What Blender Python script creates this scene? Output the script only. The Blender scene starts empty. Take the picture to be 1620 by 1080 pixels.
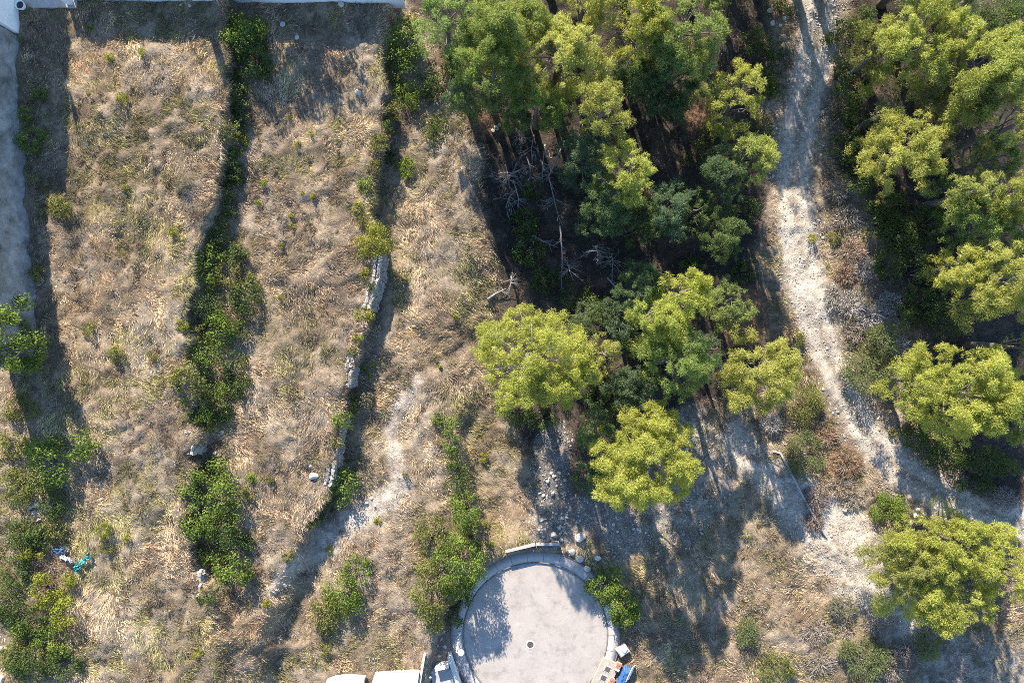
import bpy, math, random
import numpy as np
from mathutils import Vector, Matrix

SC = bpy.context.scene
COL = SC.collection
R = np.random.default_rng(11)
random.seed(11)

# ------------------------------------------------------------------ camera, sky, sun, exposure
CAM_H, FPX = 65.0, 1080.0
cam_d = bpy.data.cameras.new("camera")
cam_d.lens, cam_d.sensor_width = 24.0, 36.0
cam_d.clip_start, cam_d.clip_end = 1.0, 2000.0
cam = bpy.data.objects.new("camera", cam_d)
cam.location = (0, 0, CAM_H)
cam.rotation_euler = (0, 0, 0)
COL.objects.link(cam)
SC.camera = cam

SUN_AZ, SUN_EL = math.radians(-17.0), math.radians(28.0)      # azimuth from +Y (top of the picture), towards the left
world = bpy.data.worlds.new("World")
SC.world = world
world.use_nodes = True
wn = world.node_tree
bg = wn.nodes["Background"]
sky = wn.nodes.new("ShaderNodeTexSky")
sky.sky_type = 'NISHITA'
sky.sun_disc = False
sky.sun_elevation = SUN_EL
sky.sun_rotation = SUN_AZ
sky.air_density, sky.dust_density, sky.ozone_density = 1.0, 0.1, 3.8
wn.links.new(sky.outputs[0], bg.inputs[0])
bg.inputs[1].default_value = 0.125

sun_d = bpy.data.lights.new("sun", 'SUN')
sun_d.energy, sun_d.angle, sun_d.color = 5.0, math.radians(0.5), (1.0, 0.88, 0.73)
sun = bpy.data.objects.new("sun", sun_d)
sdir = Vector((math.sin(SUN_AZ) * math.cos(SUN_EL), math.cos(SUN_AZ) * math.cos(SUN_EL), math.sin(SUN_EL)))
sun.rotation_euler = sdir.to_track_quat('Z', 'Y').to_euler()
sun.location = (0, 0, 90)
COL.objects.link(sun)

SC.view_settings.view_transform = 'Standard'
SC.view_settings.look = 'None'
SC.view_settings.gamma = 1.0
SC.view_settings.use_curve_mapping = False
SC.view_settings.exposure = 1.68

SC.cycles.use_denoising = False
SC.cycles.filter_width = 0.9

# ------------------------------------------------------------------ numeric helpers
def _hash(ix, iy, seed):
    h = (ix.astype(np.int64) * 374761393 + iy.astype(np.int64) * 668265263 + seed * 1274126177) & 0xffffffff
    h = ((h ^ (h >> 13)) * 1274126177) & 0xffffffff
    return ((h ^ (h >> 16)) & 0xffffff) / float(0xffffff)

def vnoise(x, y, seed=0):
    x = np.asarray(x, float); y = np.asarray(y, float)
    ix, iy = np.floor(x), np.floor(y)
    fx, fy = x - ix, y - iy
    fx, fy = fx * fx * (3 - 2 * fx), fy * fy * (3 - 2 * fy)
    a, b = _hash(ix, iy, seed), _hash(ix + 1, iy, seed)
    c, d = _hash(ix, iy + 1, seed), _hash(ix + 1, iy + 1, seed)
    return (a * (1 - fx) + b * fx) * (1 - fy) + (c * (1 - fx) + d * fx) * fy

def fbm(x, y, o=4, seed=0):
    s, a, t = 0, 0.5, 0
    for k in range(o):
        s = s + a * vnoise(x * 2 ** k, y * 2 ** k, seed + k * 17); t += a; a *= .5
    return s / t

def sstep(a, b, x):
    t = np.clip((x - a) / (b - a), 0, 1)
    return t * t * (3 - 2 * t)

def P(px, py, z):                       # the point at height z that shows at pixel (px, py) of the 1620 x 1080 photograph
    s = (CAM_H - z) / FPX
    return np.array([(px - 810) * s, (540 - py) * s, z])

def topx(x, y, z):
    s = FPX / (CAM_H - z)
    return 810 + x * s, 540 - y * s

def edge_fn(pts, z):
    w = np.array([P(px, py, z) for px, py in pts])
    o = np.argsort(w[:, 1])
    return w[o, 1], w[o, 0]

E1 = edge_fn([(350, -60), (352, 60), (358, 130), (352, 200), (345, 260), (335, 330), (306, 400), (296, 500), (293, 580), (298, 650), (302, 710), (292, 770), (286, 830), (300, 900), (322, 950), (330, 1150)], 5.4)
E2 = edge_fn([(612, -60), (606, 80), (608, 150), (603, 220), (588, 280), (583, 330), (601, 390), (594, 440), (582, 490), (568, 540), (553, 590), (547, 620), (537, 680), (527, 730), (517, 785), (478, 850), (435, 920), (400, 1000), (380, 1150)], 3.4)
E3 = edge_fn([(760, -60), (740, 200), (735, 400), (690, 560), (705, 640), (718, 700), (735, 770), (752, 840), (742, 900), (706, 960), (690, 1010), (672, 1050), (660, 1150)], 1.4)
CUL = P(847, 1003, 0)[:2]
RPX = 65 / 1080.0

def H(x, y):
    x = np.asarray(x, float); y = np.asarray(y, float)
    d1 = x - np.interp(y, *E1); d2 = x - np.interp(y, *E2); d3 = x - np.interp(y, *E3)
    d1 = d1 + (fbm(x * .6, y * .6, 3, 61) - .5) * 1.5; d2 = d2 + (fbm(x * .6, y * .6, 3, 62) - .5) * 1.1; d3 = d3 + (fbm(x * .6, y * .6, 3, 63) - .5) * 1.1
    w1 = 0.35 + 3.0 * sstep(-22.5, -27, y); w2 = 0.35 + 2.0 * sstep(-16, -21, y)
    w3 = 5.0 - 4.3 * sstep(-4, -9, y)
    z = 5.4 - 2.0 * sstep(0, 1, d1 / w1) - 2.0 * sstep(0, 1, d2 / w2) - 1.4 * sstep(0, 1, d3 / w3)
    rc = np.hypot(x - CUL[0], y - CUL[1])
    flat = np.maximum(1 - sstep(8.2, 9.6, rc), (1 - sstep(6.6, 8.2, np.abs(x - CUL[0]))) * (y < CUL[1]))
    # shallow gully through the wood and a raised bank on the far right
    z = z - 0.8 * np.exp(-(((x - 6) / 7) ** 2 + ((y - 12) / 14) ** 2)) + 2.2 * sstep(31, 50, x + 0.35 * y)
    n = (fbm(x * .25, y * .25, 4, 5) - .5) * 0.9 + (fbm(x * 1.3, y * 1.3, 3, 8) - .5) * 0.30
    n = n * sstep(52, 40, np.abs(x)) + 0
    bank = 0.85 * sstep(7.9, 8.3, rc) * sstep(12.5, 9.5, rc) * (y > CUL[1] + 3) * sstep(2.6, 1.2, x - CUL[0])
    return (z + n) * (1 - flat) + bank

def ground(px, py):
    z = 0.0
    for _ in range(10):
        p = P(px, py, z); z = 0.5 * z + 0.5 * float(H(p[0], p[1]))
    p = P(px, py, z)
    return np.array([p[0], p[1], float(H(p[0], p[1]))])

def seg_d(px, py, pts):                 # distance (in photo pixels) to a polyline of (x, y, half width); returns d / half width
    best = np.full(np.shape(px), 1e9)
    for (ax, ay, aw), (bx, by, bw) in zip(pts[:-1], pts[1:]):
        vx, vy = bx - ax, by - ay
        t = np.clip(((px - ax) * vx + (py - ay) * vy) / (vx * vx + vy * vy), 0, 1)
        d = np.hypot(px - ax - t * vx, py - ay - t * vy) / (aw + (bw - aw) * t)
        best = np.minimum(best, d)
    return best

# ------------------------------------------------------------------ mesh helpers
def mesh_from(name, V, F, tint=None, smooth=False):
    V = np.asarray(V, np.float32); F = np.asarray(F, np.int32)
    me = bpy.data.meshes.new(name)
    k = F.shape[1]
    me.vertices.add(len(V)); me.vertices.foreach_set("co", V.ravel())
    me.loops.add(F.size); me.loops.foreach_set("vertex_index", F.ravel())
    me.polygons.add(len(F))
    me.polygons.foreach_set("loop_start", np.arange(0, F.size, k, dtype=np.int32))
    if smooth:
        me.polygons.foreach_set("use_smooth", np.ones(len(F), bool))
    if tint is not None:
        a = me.attributes.new("tint", 'FLOAT_COLOR', 'POINT')
        c = np.ones((len(V), 4), np.float32); c[:, :3] = tint
        a.data.foreach_set("color", c.ravel())
    me.update(calc_edges=True)
    return me

def obj(name, me, mat=None, parent=None, loc=None):
    if mat is not None and not me.materials:
        me.materials.append(mat)
    o = bpy.data.objects.new(name, me)
    COL.objects.link(o)
    if parent is not None:
        o.parent = parent
    if loc is not None:
        o.location = loc
    return o

def tag(o, label=None, cat=None, group=None, kind=None):
    if label: o["label"] = label
    if cat: o["category"] = cat
    if group: o["group"] = group
    if kind: o["kind"] = kind
    return o

def thing(name, label, cat, loc, rz=0, group=None):
    o = bpy.data.objects.new(name, None)
    o.empty_display_size = 0.3
    COL.objects.link(o)
    o.location = loc; o.rotation_euler = (0, 0, rz)
    return tag(o, label, cat, group)

class MB:                               # collects shapes into one mesh
    def __init__(s): s.v, s.f, s.n = [], [], 0
    def add(s, v, f):
        s.v.append(np.asarray(v, float)); s.f += [tuple(i + s.n for i in q) for q in f]; s.n += len(v); return s
    def box(s, c, d, rz=0, bev=0.0, tilt=(0, 0)):
        x, y, z = d[0] / 2, d[1] / 2, d[2] / 2
        b = min(bev, x * .5, y * .5, z * .5)
        if b <= 0:
            v = np.array([(sx * x, sy * y, sz * z) for sz in (-1, 1) for sx, sy in ((-1, -1), (1, -1), (1, 1), (-1, 1))])
            f = [(3, 2, 1, 0), (4, 5, 6, 7)] + [(i, (i + 1) % 4, 4 + (i + 1) % 4, 4 + i) for i in range(4)]
        else:
            v, f = [], []
            for zz, ins in ((-z, 0), (z - b, 0), (z, b)):
                for sx, sy in ((-1, -1), (1, -1), (1, 1), (-1, 1)):
                    v.append((sx * (x - ins), sy * (y - ins), zz))
            v = np.array(v)
            f = [(3, 2, 1, 0), (8, 9, 10, 11)]
            for l in (0, 4):
                f += [(l + i, l + (i + 1) % 4, l + 4 + (i + 1) % 4, l + 4 + i) for i in range(4)]
        M = np.array(Matrix.Rotation(rz, 3, 'Z') @ Matrix.Rotation(tilt[0], 3, 'X') @ Matrix.Rotation(tilt[1], 3, 'Y'))
        return s.add(v @ M.T + np.asarray(c), f)
    def tube(s, pts, rad, n=6, cap=True):
        pts = np.asarray(pts, float); rad = np.broadcast_to(rad, len(pts))
        v = []
        for i, p in enumerate(pts):
            t = pts[min(i + 1, len(pts) - 1)] - pts[max(i - 1, 0)]
            t = t / (np.linalg.norm(t) + 1e-9)
            a = np.cross(t, (0, 0, 1) if abs(t[2]) < .9 else (1, 0, 0)); a /= np.linalg.norm(a); b = np.cross(t, a)
            for k in range(n):
                th = 2 * math.pi * k / n
                v.append(p + rad[i] * (a * math.cos(th) + b * math.sin(th)))
        f = [(i * n + k, i * n + (k + 1) % n, (i + 1) * n + (k + 1) % n, (i + 1) * n + k) for i in range(len(pts) - 1) for k in range(n)]
        if cap:
            f += [tuple(range(n))[::-1], tuple((len(pts) - 1) * n + k for k in range(n))]
        return s.add(v, f)
    def lathe(s, prof, n=20, c=(0, 0, 0)):
        v, f = [], []
        for r, z in prof:
            for k in range(n):
                th = 2 * math.pi * k / n
                v.append((c[0] + r * math.cos(th), c[1] + r * math.sin(th), c[2] + z))
        m = len(prof)
        f = [(i * n + k, i * n + (k + 1) % n, (i + 1) * n + (k + 1) % n, (i + 1) * n + k) for i in range(m - 1) for k in range(n)]
        f += [tuple((m - 1) * n + k for k in range(n)), tuple(range(n))[::-1]]
        return s.add(v, f)
    def mesh(s, name, smooth=False):
        me = bpy.data.meshes.new(name)
        me.from_pydata([tuple(map(float, p)) for p in np.concatenate(s.v)], [], s.f)
        me.validate()
        if smooth:
            me.polygons.foreach_set("use_smooth", np.ones(len(me.polygons), bool))
        me.update()
        return me
    def build(s, name, mat, parent=None, smooth=False):
        return obj(name, s.mesh(name, smooth), mat, parent)

# ------------------------------------------------------------------ materials
def new_mat(name):
    m = bpy.data.materials.new(name); m.use_nodes = True
    nt = m.node_tree; nt.nodes.clear()
    out = nt.nodes.new("ShaderNodeOutputMaterial")
    return m, nt, out

def node(nt, t, **kw):
    n = nt.nodes.new(t)
    for k, v in kw.items():
        setattr(n, k, v)
    return n

def leaf_mat(name, trans=0.35):
    m, nt, out = new_mat(name)
    at = node(nt, "ShaderNodeAttribute", attribute_name="tint")
    d = node(nt, "ShaderNodeBsdfPrincipled"); d.inputs["Roughness"].default_value = 0.62
    d.inputs["Specular IOR Level"].default_value = 0.25
    t = node(nt, "ShaderNodeBsdfTranslucent")
    mx = node(nt, "ShaderNodeMixShader"); mx.inputs[0].default_value = trans
    br = node(nt, "ShaderNodeMix", data_type='RGBA', blend_type='MULTIPLY'); br.inputs[0].default_value = 1; br.inputs[7].default_value = (1.55, 1.5, .9, 1)
    nt.links.new(at.outputs["Color"], br.inputs[6])
    nt.links.new(at.outputs["Color"], d.inputs["Base Color"]); nt.links.new(br.outputs[2], t.inputs["Color"])
    nt.links.new(d.outputs[0], mx.inputs[1]); nt.links.new(t.outputs[0], mx.inputs[2])
    nt.links.new(mx.outputs[0], out.inputs["Surface"])
    return m

def rough_mat(name, c1, c2, scale=4.0, rough=0.9, bump=0.3, bscale=25.0, c3=None, detail=6.0, tint=False):
    m, nt, out = new_mat(name)
    p = node(nt, "ShaderNodeBsdfPrincipled"); p.inputs["Roughness"].default_value = rough
    p.inputs["Specular IOR Level"].default_value = 0.2
    tc = node(nt, "ShaderNodeTexCoord")
    nz = node(nt, "ShaderNodeTexNoise"); nz.inputs["Scale"].default_value = scale; nz.inputs["Detail"].default_value = detail
    nz.inputs["Roughness"].default_value = 0.65
    rp = node(nt, "ShaderNodeValToRGB")
    rp.color_ramp.elements[0].position = 0.3; rp.color_ramp.elements[1].position = 0.7
    rp.color_ramp.elements[0].color = (*c1, 1); rp.color_ramp.elements[1].color = (*c2, 1)
    if c3:
        e = rp.color_ramp.elements.new(0.82); e.color = (*c3, 1)
    b = node(nt, "ShaderNodeTexNoise"); b.inputs["Scale"].default_value = bscale; b.inputs["Detail"].default_value = 5
    bp = node(nt, "ShaderNodeBump"); bp.inputs["Strength"].default_value = bump; bp.inputs["Distance"].default_value = 0.05
    nt.links.new(tc.outputs["Object"], nz.inputs["Vector"]); nt.links.new(tc.outputs["Object"], b.inputs["Vector"])
    nt.links.new(nz.outputs["Fac"], rp.inputs["Fac"]); nt.links.new(b.outputs["Fac"], bp.inputs["Height"])
    nt.links.new(bp.outputs[0], p.inputs["Normal"]); nt.links.new(p.outputs[0], out.inputs["Surface"])
    if tint:
        at = node(nt, "ShaderNodeAttribute", attribute_name="tint")
        mu = node(nt, "ShaderNodeMix", data_type='RGBA', blend_type='MULTIPLY'); mu.inputs[0].default_value = 1
        nt.links.new(at.outputs["Color"], mu.inputs[6]); nt.links.new(rp.outputs[0], mu.inputs[7])
        fine = node(nt, "ShaderNodeTexNoise"); fine.inputs["Scale"].default_value = 14; fine.inputs["Detail"].default_value = 8; fine.inputs["Roughness"].default_value = .8
        nt.links.new(tc.outputs["Object"], fine.inputs["Vector"])
        fr_ = node(nt, "ShaderNodeMapRange"); fr_.inputs[1].default_value = .35; fr_.inputs[2].default_value = .65; fr_.inputs[3].default_value = .45; fr_.inputs[4].default_value = 1.5
        nt.links.new(fine.outputs["Fac"], fr_.inputs[0])
        m2 = node(nt, "ShaderNodeMix", data_type='RGBA', blend_type='MULTIPLY'); m2.inputs[0].default_value = 1
        nt.links.new(mu.outputs[2], m2.inputs[6]); nt.links.new(fr_.outputs[0], m2.inputs[7])
        nt.links.new(m2.outputs[2], p.inputs["Base Color"])
    else:
        nt.links.new(rp.outputs[0], p.inputs["Base Color"])
    return m

M_PINE = leaf_mat("pine_needles", 0.48)
M_LEAF = leaf_mat("broad_leaves", 0.35)
M_STRAW = leaf_mat("straw", 0.25)
M_TWIG = leaf_mat("dry_twigs", 0.05)
M_GROUND = rough_mat("ground", (.46, .44, .42), (1.15, 1.13, 1.10), 2.6, .95, 1.0, 9.0, detail=12, tint=True)
M_BARK = rough_mat("bark", (.09, .075, .065), (.19, .165, .145), 6, .9, .5)
M_DEAD = rough_mat("dead_wood", (.15, .145, .14), (.28, .27, .26), 6, .9, .5)
M_STONE = rough_mat("limestone", (.34, .32, .28), (.56, .53, .47), 3, .9, .5, 12)
def road_mat():
    m = rough_mat("road_concrete", (.285, .258, .232), (.355, .325, .295), 0.5, .88, .25, 30, detail=12)
    nt = m.node_tree; p = next(n_ for n_ in nt.nodes if n_.type == 'BSDF_PRINCIPLED'); src = p.inputs["Base Color"].links[0].from_socket
    tc = next(n_ for n_ in nt.nodes if n_.type == 'TEX_COORD')
    vo = node(nt, "ShaderNodeTexNoise"); vo.inputs["Scale"].default_value = 14; vo.inputs["Detail"].default_value = 8; vo.inputs["Roughness"].default_value = .75
    nt.links.new(tc.outputs["Object"], vo.inputs["Vector"])
    r = node(nt, "ShaderNodeMapRange"); r.inputs[1].default_value = .3; r.inputs[2].default_value = .7; r.inputs[3].default_value = .82; r.inputs[4].default_value = 1.14
    nt.links.new(vo.outputs["Fac"], r.inputs[0])
    st = node(nt, "ShaderNodeTexNoise"); st.inputs["Scale"].default_value = .9; st.inputs["Detail"].default_value = 8; st.inputs["Roughness"].default_value = .7
    nt.links.new(tc.outputs["Object"], st.inputs["Vector"])
    r2 = node(nt, "ShaderNodeMapRange"); r2.inputs[1].default_value = .50; r2.inputs[2].default_value = .72; r2.inputs[3].default_value = 1.04; r2.inputs[4].default_value = .66
    nt.links.new(st.outputs["Fac"], r2.inputs[0])
    mm = node(nt, "ShaderNodeMath", operation='MULTIPLY'); nt.links.new(r.outputs[0], mm.inputs[0]); nt.links.new(r2.outputs[0], mm.inputs[1])
    mu = node(nt, "ShaderNodeMix", data_type='RGBA', blend_type='MULTIPLY'); mu.inputs[0].default_value = 1
    nt.links.new(src, mu.inputs[6]); nt.links.new(mm.outputs[0], mu.inputs[7]); nt.links.new(mu.outputs[2], p.inputs["Base Color"])
    return m
M_CONC = road_mat()
M_PAVE = rough_mat("pavement_concrete", (.30, .28, .27), (.40, .375, .35), 1.2, .88, .2, 20)
M_KERB = rough_mat("kerb_concrete", (.10, .10, .10), (.19, .185, .18), 3, .88, .2, 20)  # dark tone carries the shaded line along the kerb face
M_SHOT = rough_mat("sprayed_concrete", (.09, .09, .085), (.35, .345, .33), .8, .95, 1.0, 5, detail=14)
M_WHITE = rough_mat("white_render", (.70, .70, .69), (.80, .80, .79), 0.8, .8, .1, 20)
M_SLAB = rough_mat("pale_paving", (.40, .38, .35), (.56, .54, .50), 1.6, .85, .3, 20, detail=10)
M_BEIGE = rough_mat("beige_concrete", (.26, .225, .185), (.40, .36, .30), 2.5, .9, .3, 20, detail=10)
M_IRON = rough_mat("cast_iron", (.05, .045, .04), (.12, .11, .10), 9, .7, .6, 40)
M_METAL = rough_mat("painted_metal", (.62, .63, .64), (.72, .72, .73), 3, .45, .05, 20)
M_DARK = rough_mat("dark_plastic", (.03, .03, .03), (.06, .06, .06), 3, .6, .1, 20)
M_BRICK = rough_mat("red_brick", (.24, .11, .08), (.36, .19, .14), 5, .9, .3, 30)
M_BLUE = rough_mat("blue_tarpaulin", (.02, .06, .18), (.05, .13, .28), 3, .5, .4, 8)
M_TURQ = rough_mat("turquoise_netting", (.02, .22, .21), (.05, .34, .31), 5, .6, .5, 20)
M_NAVY = rough_mat("blue_netting", (.03, .07, .15), (.06, .12, .20), 5, .6, .5, 20)
M_ROOF = rough_mat("clay_tile", (.32, .14, .08), (.45, .22, .13), 5, .9, .5, 12)
M_GLASS = rough_mat("dark_glass", (.02, .025, .03), (.03, .035, .04), 2, .1, 0, 20)
M_GRAVEL = leaf_mat("gravel_stone", 0.0)

# ------------------------------------------------------------------ regions, in photo pixels
TRACK = [(1304, -80, 33), (1300, 0, 33), (1288, 100, 34), (1266, 200, 31), (1256, 290, 31), (1262, 380, 32), (1276, 450, 34), (1296, 520, 31), (1326, 600, 27), (1366, 680, 27), (1425, 745, 30), (1500, 790, 27), (1640, 835, 26), (1800, 860, 26)]
BANK = [(1160, 700, 30), (1240, 770, 30), (1310, 860, 42), (1370, 930, 44), (1420, 990, 30)]
PALE = [(1090, 680, 40), (1110, 750, 60), (1060, 830, 46)]
CHALK2 = [(1270, 760, 14), (1330, 815, 28), (1372, 875, 36), (1398, 940, 32), (1440, 1000, 22)]
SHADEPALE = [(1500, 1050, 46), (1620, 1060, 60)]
GRAVEL = [(878, 690, 26), (868, 760, 30), (880, 840, 40), (935, 800, 26), (990, 850, 36)]
TRAIL = [(655, 600, 12), (612, 680, 12), (640, 770, 16), (585, 805, 20), (525, 850, 24), (462, 900, 20), (430, 940, 12)]

def wobble(px, py, a=14, f=.03, seed=3):
    return px + (fbm(px * f, py * f, 3, seed) - .5) * 2 * a, py + (fbm(px * f + 31, py * f + 7, 3, seed + 1) - .5) * 2 * a

def forest_mask(px, py):                # 1 where the floor is bare litter, coloured dark for the pines' shade
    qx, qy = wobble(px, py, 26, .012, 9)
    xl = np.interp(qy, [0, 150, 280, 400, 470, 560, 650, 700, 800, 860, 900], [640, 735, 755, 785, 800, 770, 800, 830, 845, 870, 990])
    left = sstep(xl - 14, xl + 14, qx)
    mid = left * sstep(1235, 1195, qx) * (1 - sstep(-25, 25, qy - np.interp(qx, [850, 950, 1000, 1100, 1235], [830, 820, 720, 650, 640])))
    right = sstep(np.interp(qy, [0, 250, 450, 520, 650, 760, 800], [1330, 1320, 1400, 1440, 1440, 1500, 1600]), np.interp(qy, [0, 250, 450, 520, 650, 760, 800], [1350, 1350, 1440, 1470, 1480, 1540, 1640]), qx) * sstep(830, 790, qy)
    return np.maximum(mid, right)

def straw_mask(px, py):
    qx, qy = wobble(px, py, 20, .02, 19)
    f = 1 - forest_mask(px, py)
    t = sstep(.8, 1.3, seg_d(qx, qy, TRACK))
    b = .22 + .78 * sstep(.6, 1.15, np.minimum(seg_d(qx, qy, BANK), seg_d(qx, qy, CHALK2)))
    p = .6 + .4 * sstep(.6, 1.1, np.minimum(seg_d(qx, qy, PALE), seg_d(qx, qy, SHADEPALE)))
    g = .2 + .8 * sstep(.7, 1.1, seg_d(qx, qy, GRAVEL))
    tr = .15 + .85 * sstep(.6, 1.2, seg_d(qx, qy, TRAIL))
    rc = np.hypot(px - 847, py - 1003)
    road = sstep(134, 142, rc) * ~((np.abs(px - 847) < 125) & (py > 1000))
    slab = ~((px > 505) & (px < 735) & (py > 1062)) & ~((px > 672) & (px < 735) & (py > 1000))
    yard = ~((px < 118) & (py < 14))
    wallm = px > np.interp(py, [0, 55, 150, 280, 370, 530, 590, 600], [32, 34, 34, 40, 52, 64, 50, -200])
    return f * t * b * p * g * tr * road * slab * yard * wallm

def mix(a, b, t):
    t = np.asarray(t)[..., None]
    return np.asarray(a) * (1 - t) + np.asarray(b) * t

def ground_tint(x, y, px, py):
    n1 = fbm(x * .16, y * .16, 4, 40); n2 = fbm(x * .7, y * .7, 4, 50); n3 = fbm(x * .35 + 9, y * .35, 3, 60); n4 = fbm(x * 1.9, y * 1.9, 3, 55)
    c = mix((.145, .110, .076), (.275, .220, .155), sstep(.3, .7, n2))
    c = mix(c, (.275, .235, .185), sstep(.48, .64, n1) * .7)
    c = mix(c, (.105, .09, .06), sstep(.55, .72, n3) * .6)
    qx, qy = wobble(px, py, 12, .03, 3)
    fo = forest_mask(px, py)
    shade_litter = mix((.034, .030, .026), (.080, .062, .048), sstep(.35, .7, n2))  # brown litter darkened to deepen the shade; its edge follows the pines' shadow
    c = mix(c, shade_litter, fo)
    # red-brown needle litter
    for (ax, ay, ar) in ((770, 185, 34), (1170, 495, 46), (1100, 180, 30), (1330, 440, 26), (1325, 735, 40)):
        c = mix(c, (.20, .12, .075), sstep(1.3, .5, np.hypot(qx - ax, qy - ay) / ar) * .8)
    chalk = mix((.32, .285, .24), (.54, .495, .43), sstep(.25, .75, .5 * n2 + .5 * n4))
    def paint(c, pts, col, a=1.0, lo=.75, hi=1.3):
        return mix(c, col, sstep(hi, lo, seg_d(qx, qy, pts)) * a)
    c = paint(c, BANK, chalk, .75, .4, 1.3)
    c = paint(c, CHALK2, chalk, 1, .6, 1.3)
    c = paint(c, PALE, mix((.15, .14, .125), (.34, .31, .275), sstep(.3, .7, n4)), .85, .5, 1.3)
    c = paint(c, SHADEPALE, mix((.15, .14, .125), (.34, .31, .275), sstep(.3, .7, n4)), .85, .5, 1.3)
    c = paint(c, TRAIL, mix((.36, .32, .275), (.54, .49, .42), sstep(.3, .7, n2)), .75, .4, 1.3)
    c = paint(c, GRAVEL, (.20, .185, .17), .8, .5, 1.3)
    c = paint(c, TRACK, chalk, 1, .62, 1.25)
    # wheel ruts and tufts on the track
    td = seg_d(px, py, TRACK)
    c = mix(c, (.20, .165, .125), sstep(.34, .0, td) * sstep(.38, .54, n3) * .85)
    c = mix(c, (.24, .20, .16), sstep(.75, 1.05, td) * (td < 1.5) * sstep(.35, .6, n4) * .8)
    c = mix(c, (.52, .475, .41), sstep(.18, .0, np.abs(td - .52)) * .55)
    return c

# ------------------------------------------------------------------ the setting: ground
gx = np.concatenate([-np.geomspace(420, 60, 14), np.arange(-58, 58.01, .27), np.geomspace(60, 420, 14)])
gy = np.concatenate([-np.geomspace(420, 43, 14), np.arange(-41, 41.01, .27), np.geomspace(43, 420, 14)])
X, Y = np.meshgrid(gx, gy)
Z = H(X, Y)
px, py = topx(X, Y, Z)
relief = ((fbm(X * 3.1, Y * 3.1, 2, 77) - .5) * .26 + (fbm(X * 1.1, Y * 1.1, 2, 79) - .5) * .42) * straw_mask(px, py) + (fbm(X * 2.2, Y * 2.2, 3, 78) - .5) * .16 * (1 - straw_mask(px, py)) * (np.hypot(X - CUL[0], Y - CUL[1]) > 9.6)
Z = Z + relief * ~((np.abs(X - CUL[0]) < 8.4) & (Y < CUL[1]))
nx, ny = len(gx), len(gy)
idx = np.arange(nx * ny).reshape(ny, nx)
F = np.stack([idx[:-1, :-1], idx[:-1, 1:], idx[1:, 1:], idx[1:, :-1]], -1).reshape(-1, 4)
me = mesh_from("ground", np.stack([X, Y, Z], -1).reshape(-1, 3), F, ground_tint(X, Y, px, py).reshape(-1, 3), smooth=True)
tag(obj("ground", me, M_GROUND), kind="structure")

# the turning circle: road slab, kerb, pavement
RR, KW, PW = 113 * RPX, 0.13, 1.0
def ring_path(n=72):
    a0 = math.radians(-52)
    th = np.linspace(a0, math.pi - a0, n)
    pts = [(CUL[0] + RR * math.cos(t), CUL[1] + RR * math.sin(t), math.cos(t), math.sin(t)) for t in th]
    def leg(sx):
        x0, y0 = CUL[0] + sx * RR * math.cos(a0), CUL[1] + RR * math.sin(a0)
        return [(x0 - sx * 1.0 * k, y0 - 1.7 * k, sx * .86, .5) for k in (1.0, 3.0, 5.5)]
    return leg(1)[::-1] + pts + leg(-1)
RP = ring_path()
v = [(CUL[0], CUL[1] - 6, .02)] + [(p[0] + p[2] * .01, p[1] + p[3] * .01, .02) for p in RP]
f = [(0, i, i + 1) for i in range(1, len(RP))]
tag(obj("road", mesh_from("road", v, f), M_CONC), kind="structure")
def strip(name, r0, r1, z0, z1, mat):
    v, f = [], []
    for (x, y, nx_, ny_) in RP:
        for r, z in ((r0, z0 - .3), (r0, z1), (r1, z1), (r1, z0 - .3)):
            v.append((x + nx_ * r, y + ny_ * r, z))
    for i in range(len(RP) - 1):
        for k in range(3):
            f.append((i * 4 + k, i * 4 + 4 + k, i * 4 + 5 + k, i * 4 + k + 1))
    return tag(obj(name, mesh_from(name, v, f), mat), kind="structure")
strip("kerb", 0.0, KW, 0, .135, M_KERB)
strip("pavement", KW + .003, KW + PW, 0, .125, M_PAVE)
strip("kerb_edging", KW + PW + .003, KW + PW + .11, 0, .15, M_KERB)
# expansion joints cut across the pavement show as narrow raised edges of each bay
bays = []
for i in range(4, len(RP) - 4, 3):
    x, y, nx_, ny_ = RP[i]
    m = MB().box((x + nx_ * (KW + PW / 2), y + ny_ * (KW + PW / 2), .128), (PW - .03, .025, .006), math.atan2(ny_, nx_))
    bays.append(m)
jm = MB()
for b in bays:
    jm.add(b.v[0], b.f)
tag(jm.build("pavement_joints", M_DARK), kind="structure")

# ------------------------------------------------------------------ foliage builders
def unit(v):
    return v / (np.linalg.norm(v, axis=-1, keepdims=True) + 1e-9)

def blades(Pt, D, L, W, rng=R):
    """one thin triangle per row: base at Pt, running along D for L, W wide"""
    side = unit(np.cross(D, rng.normal(size=D.shape)))
    a = Pt - side * W[:, None]; b = Pt + side * W[:, None]; c = Pt + D * L[:, None]
    V = np.stack([a, b, c], 1).reshape(-1, 3)
    return V, np.arange(len(V)).reshape(-1, 3)

def leaves(Pt, N, L, W, rng=R):
    """one diamond leaf per row (two triangles as one quad) facing roughly N"""
    t = unit(np.cross(N, rng.normal(size=N.shape))); s = np.cross(unit(N), t)
    fold = unit(N) * (W * .35)[:, None]
    a = Pt - t * (L / 2)[:, None]; b = Pt + s * W[:, None] / 2 + fold; c = Pt + t * (L / 2)[:, None]; d = Pt - s * W[:, None] / 2 + fold
    V = np.stack([a, b, c, d], 1).reshape(-1, 3)
    return V, np.arange(len(V)).reshape(-1, 4)

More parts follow.
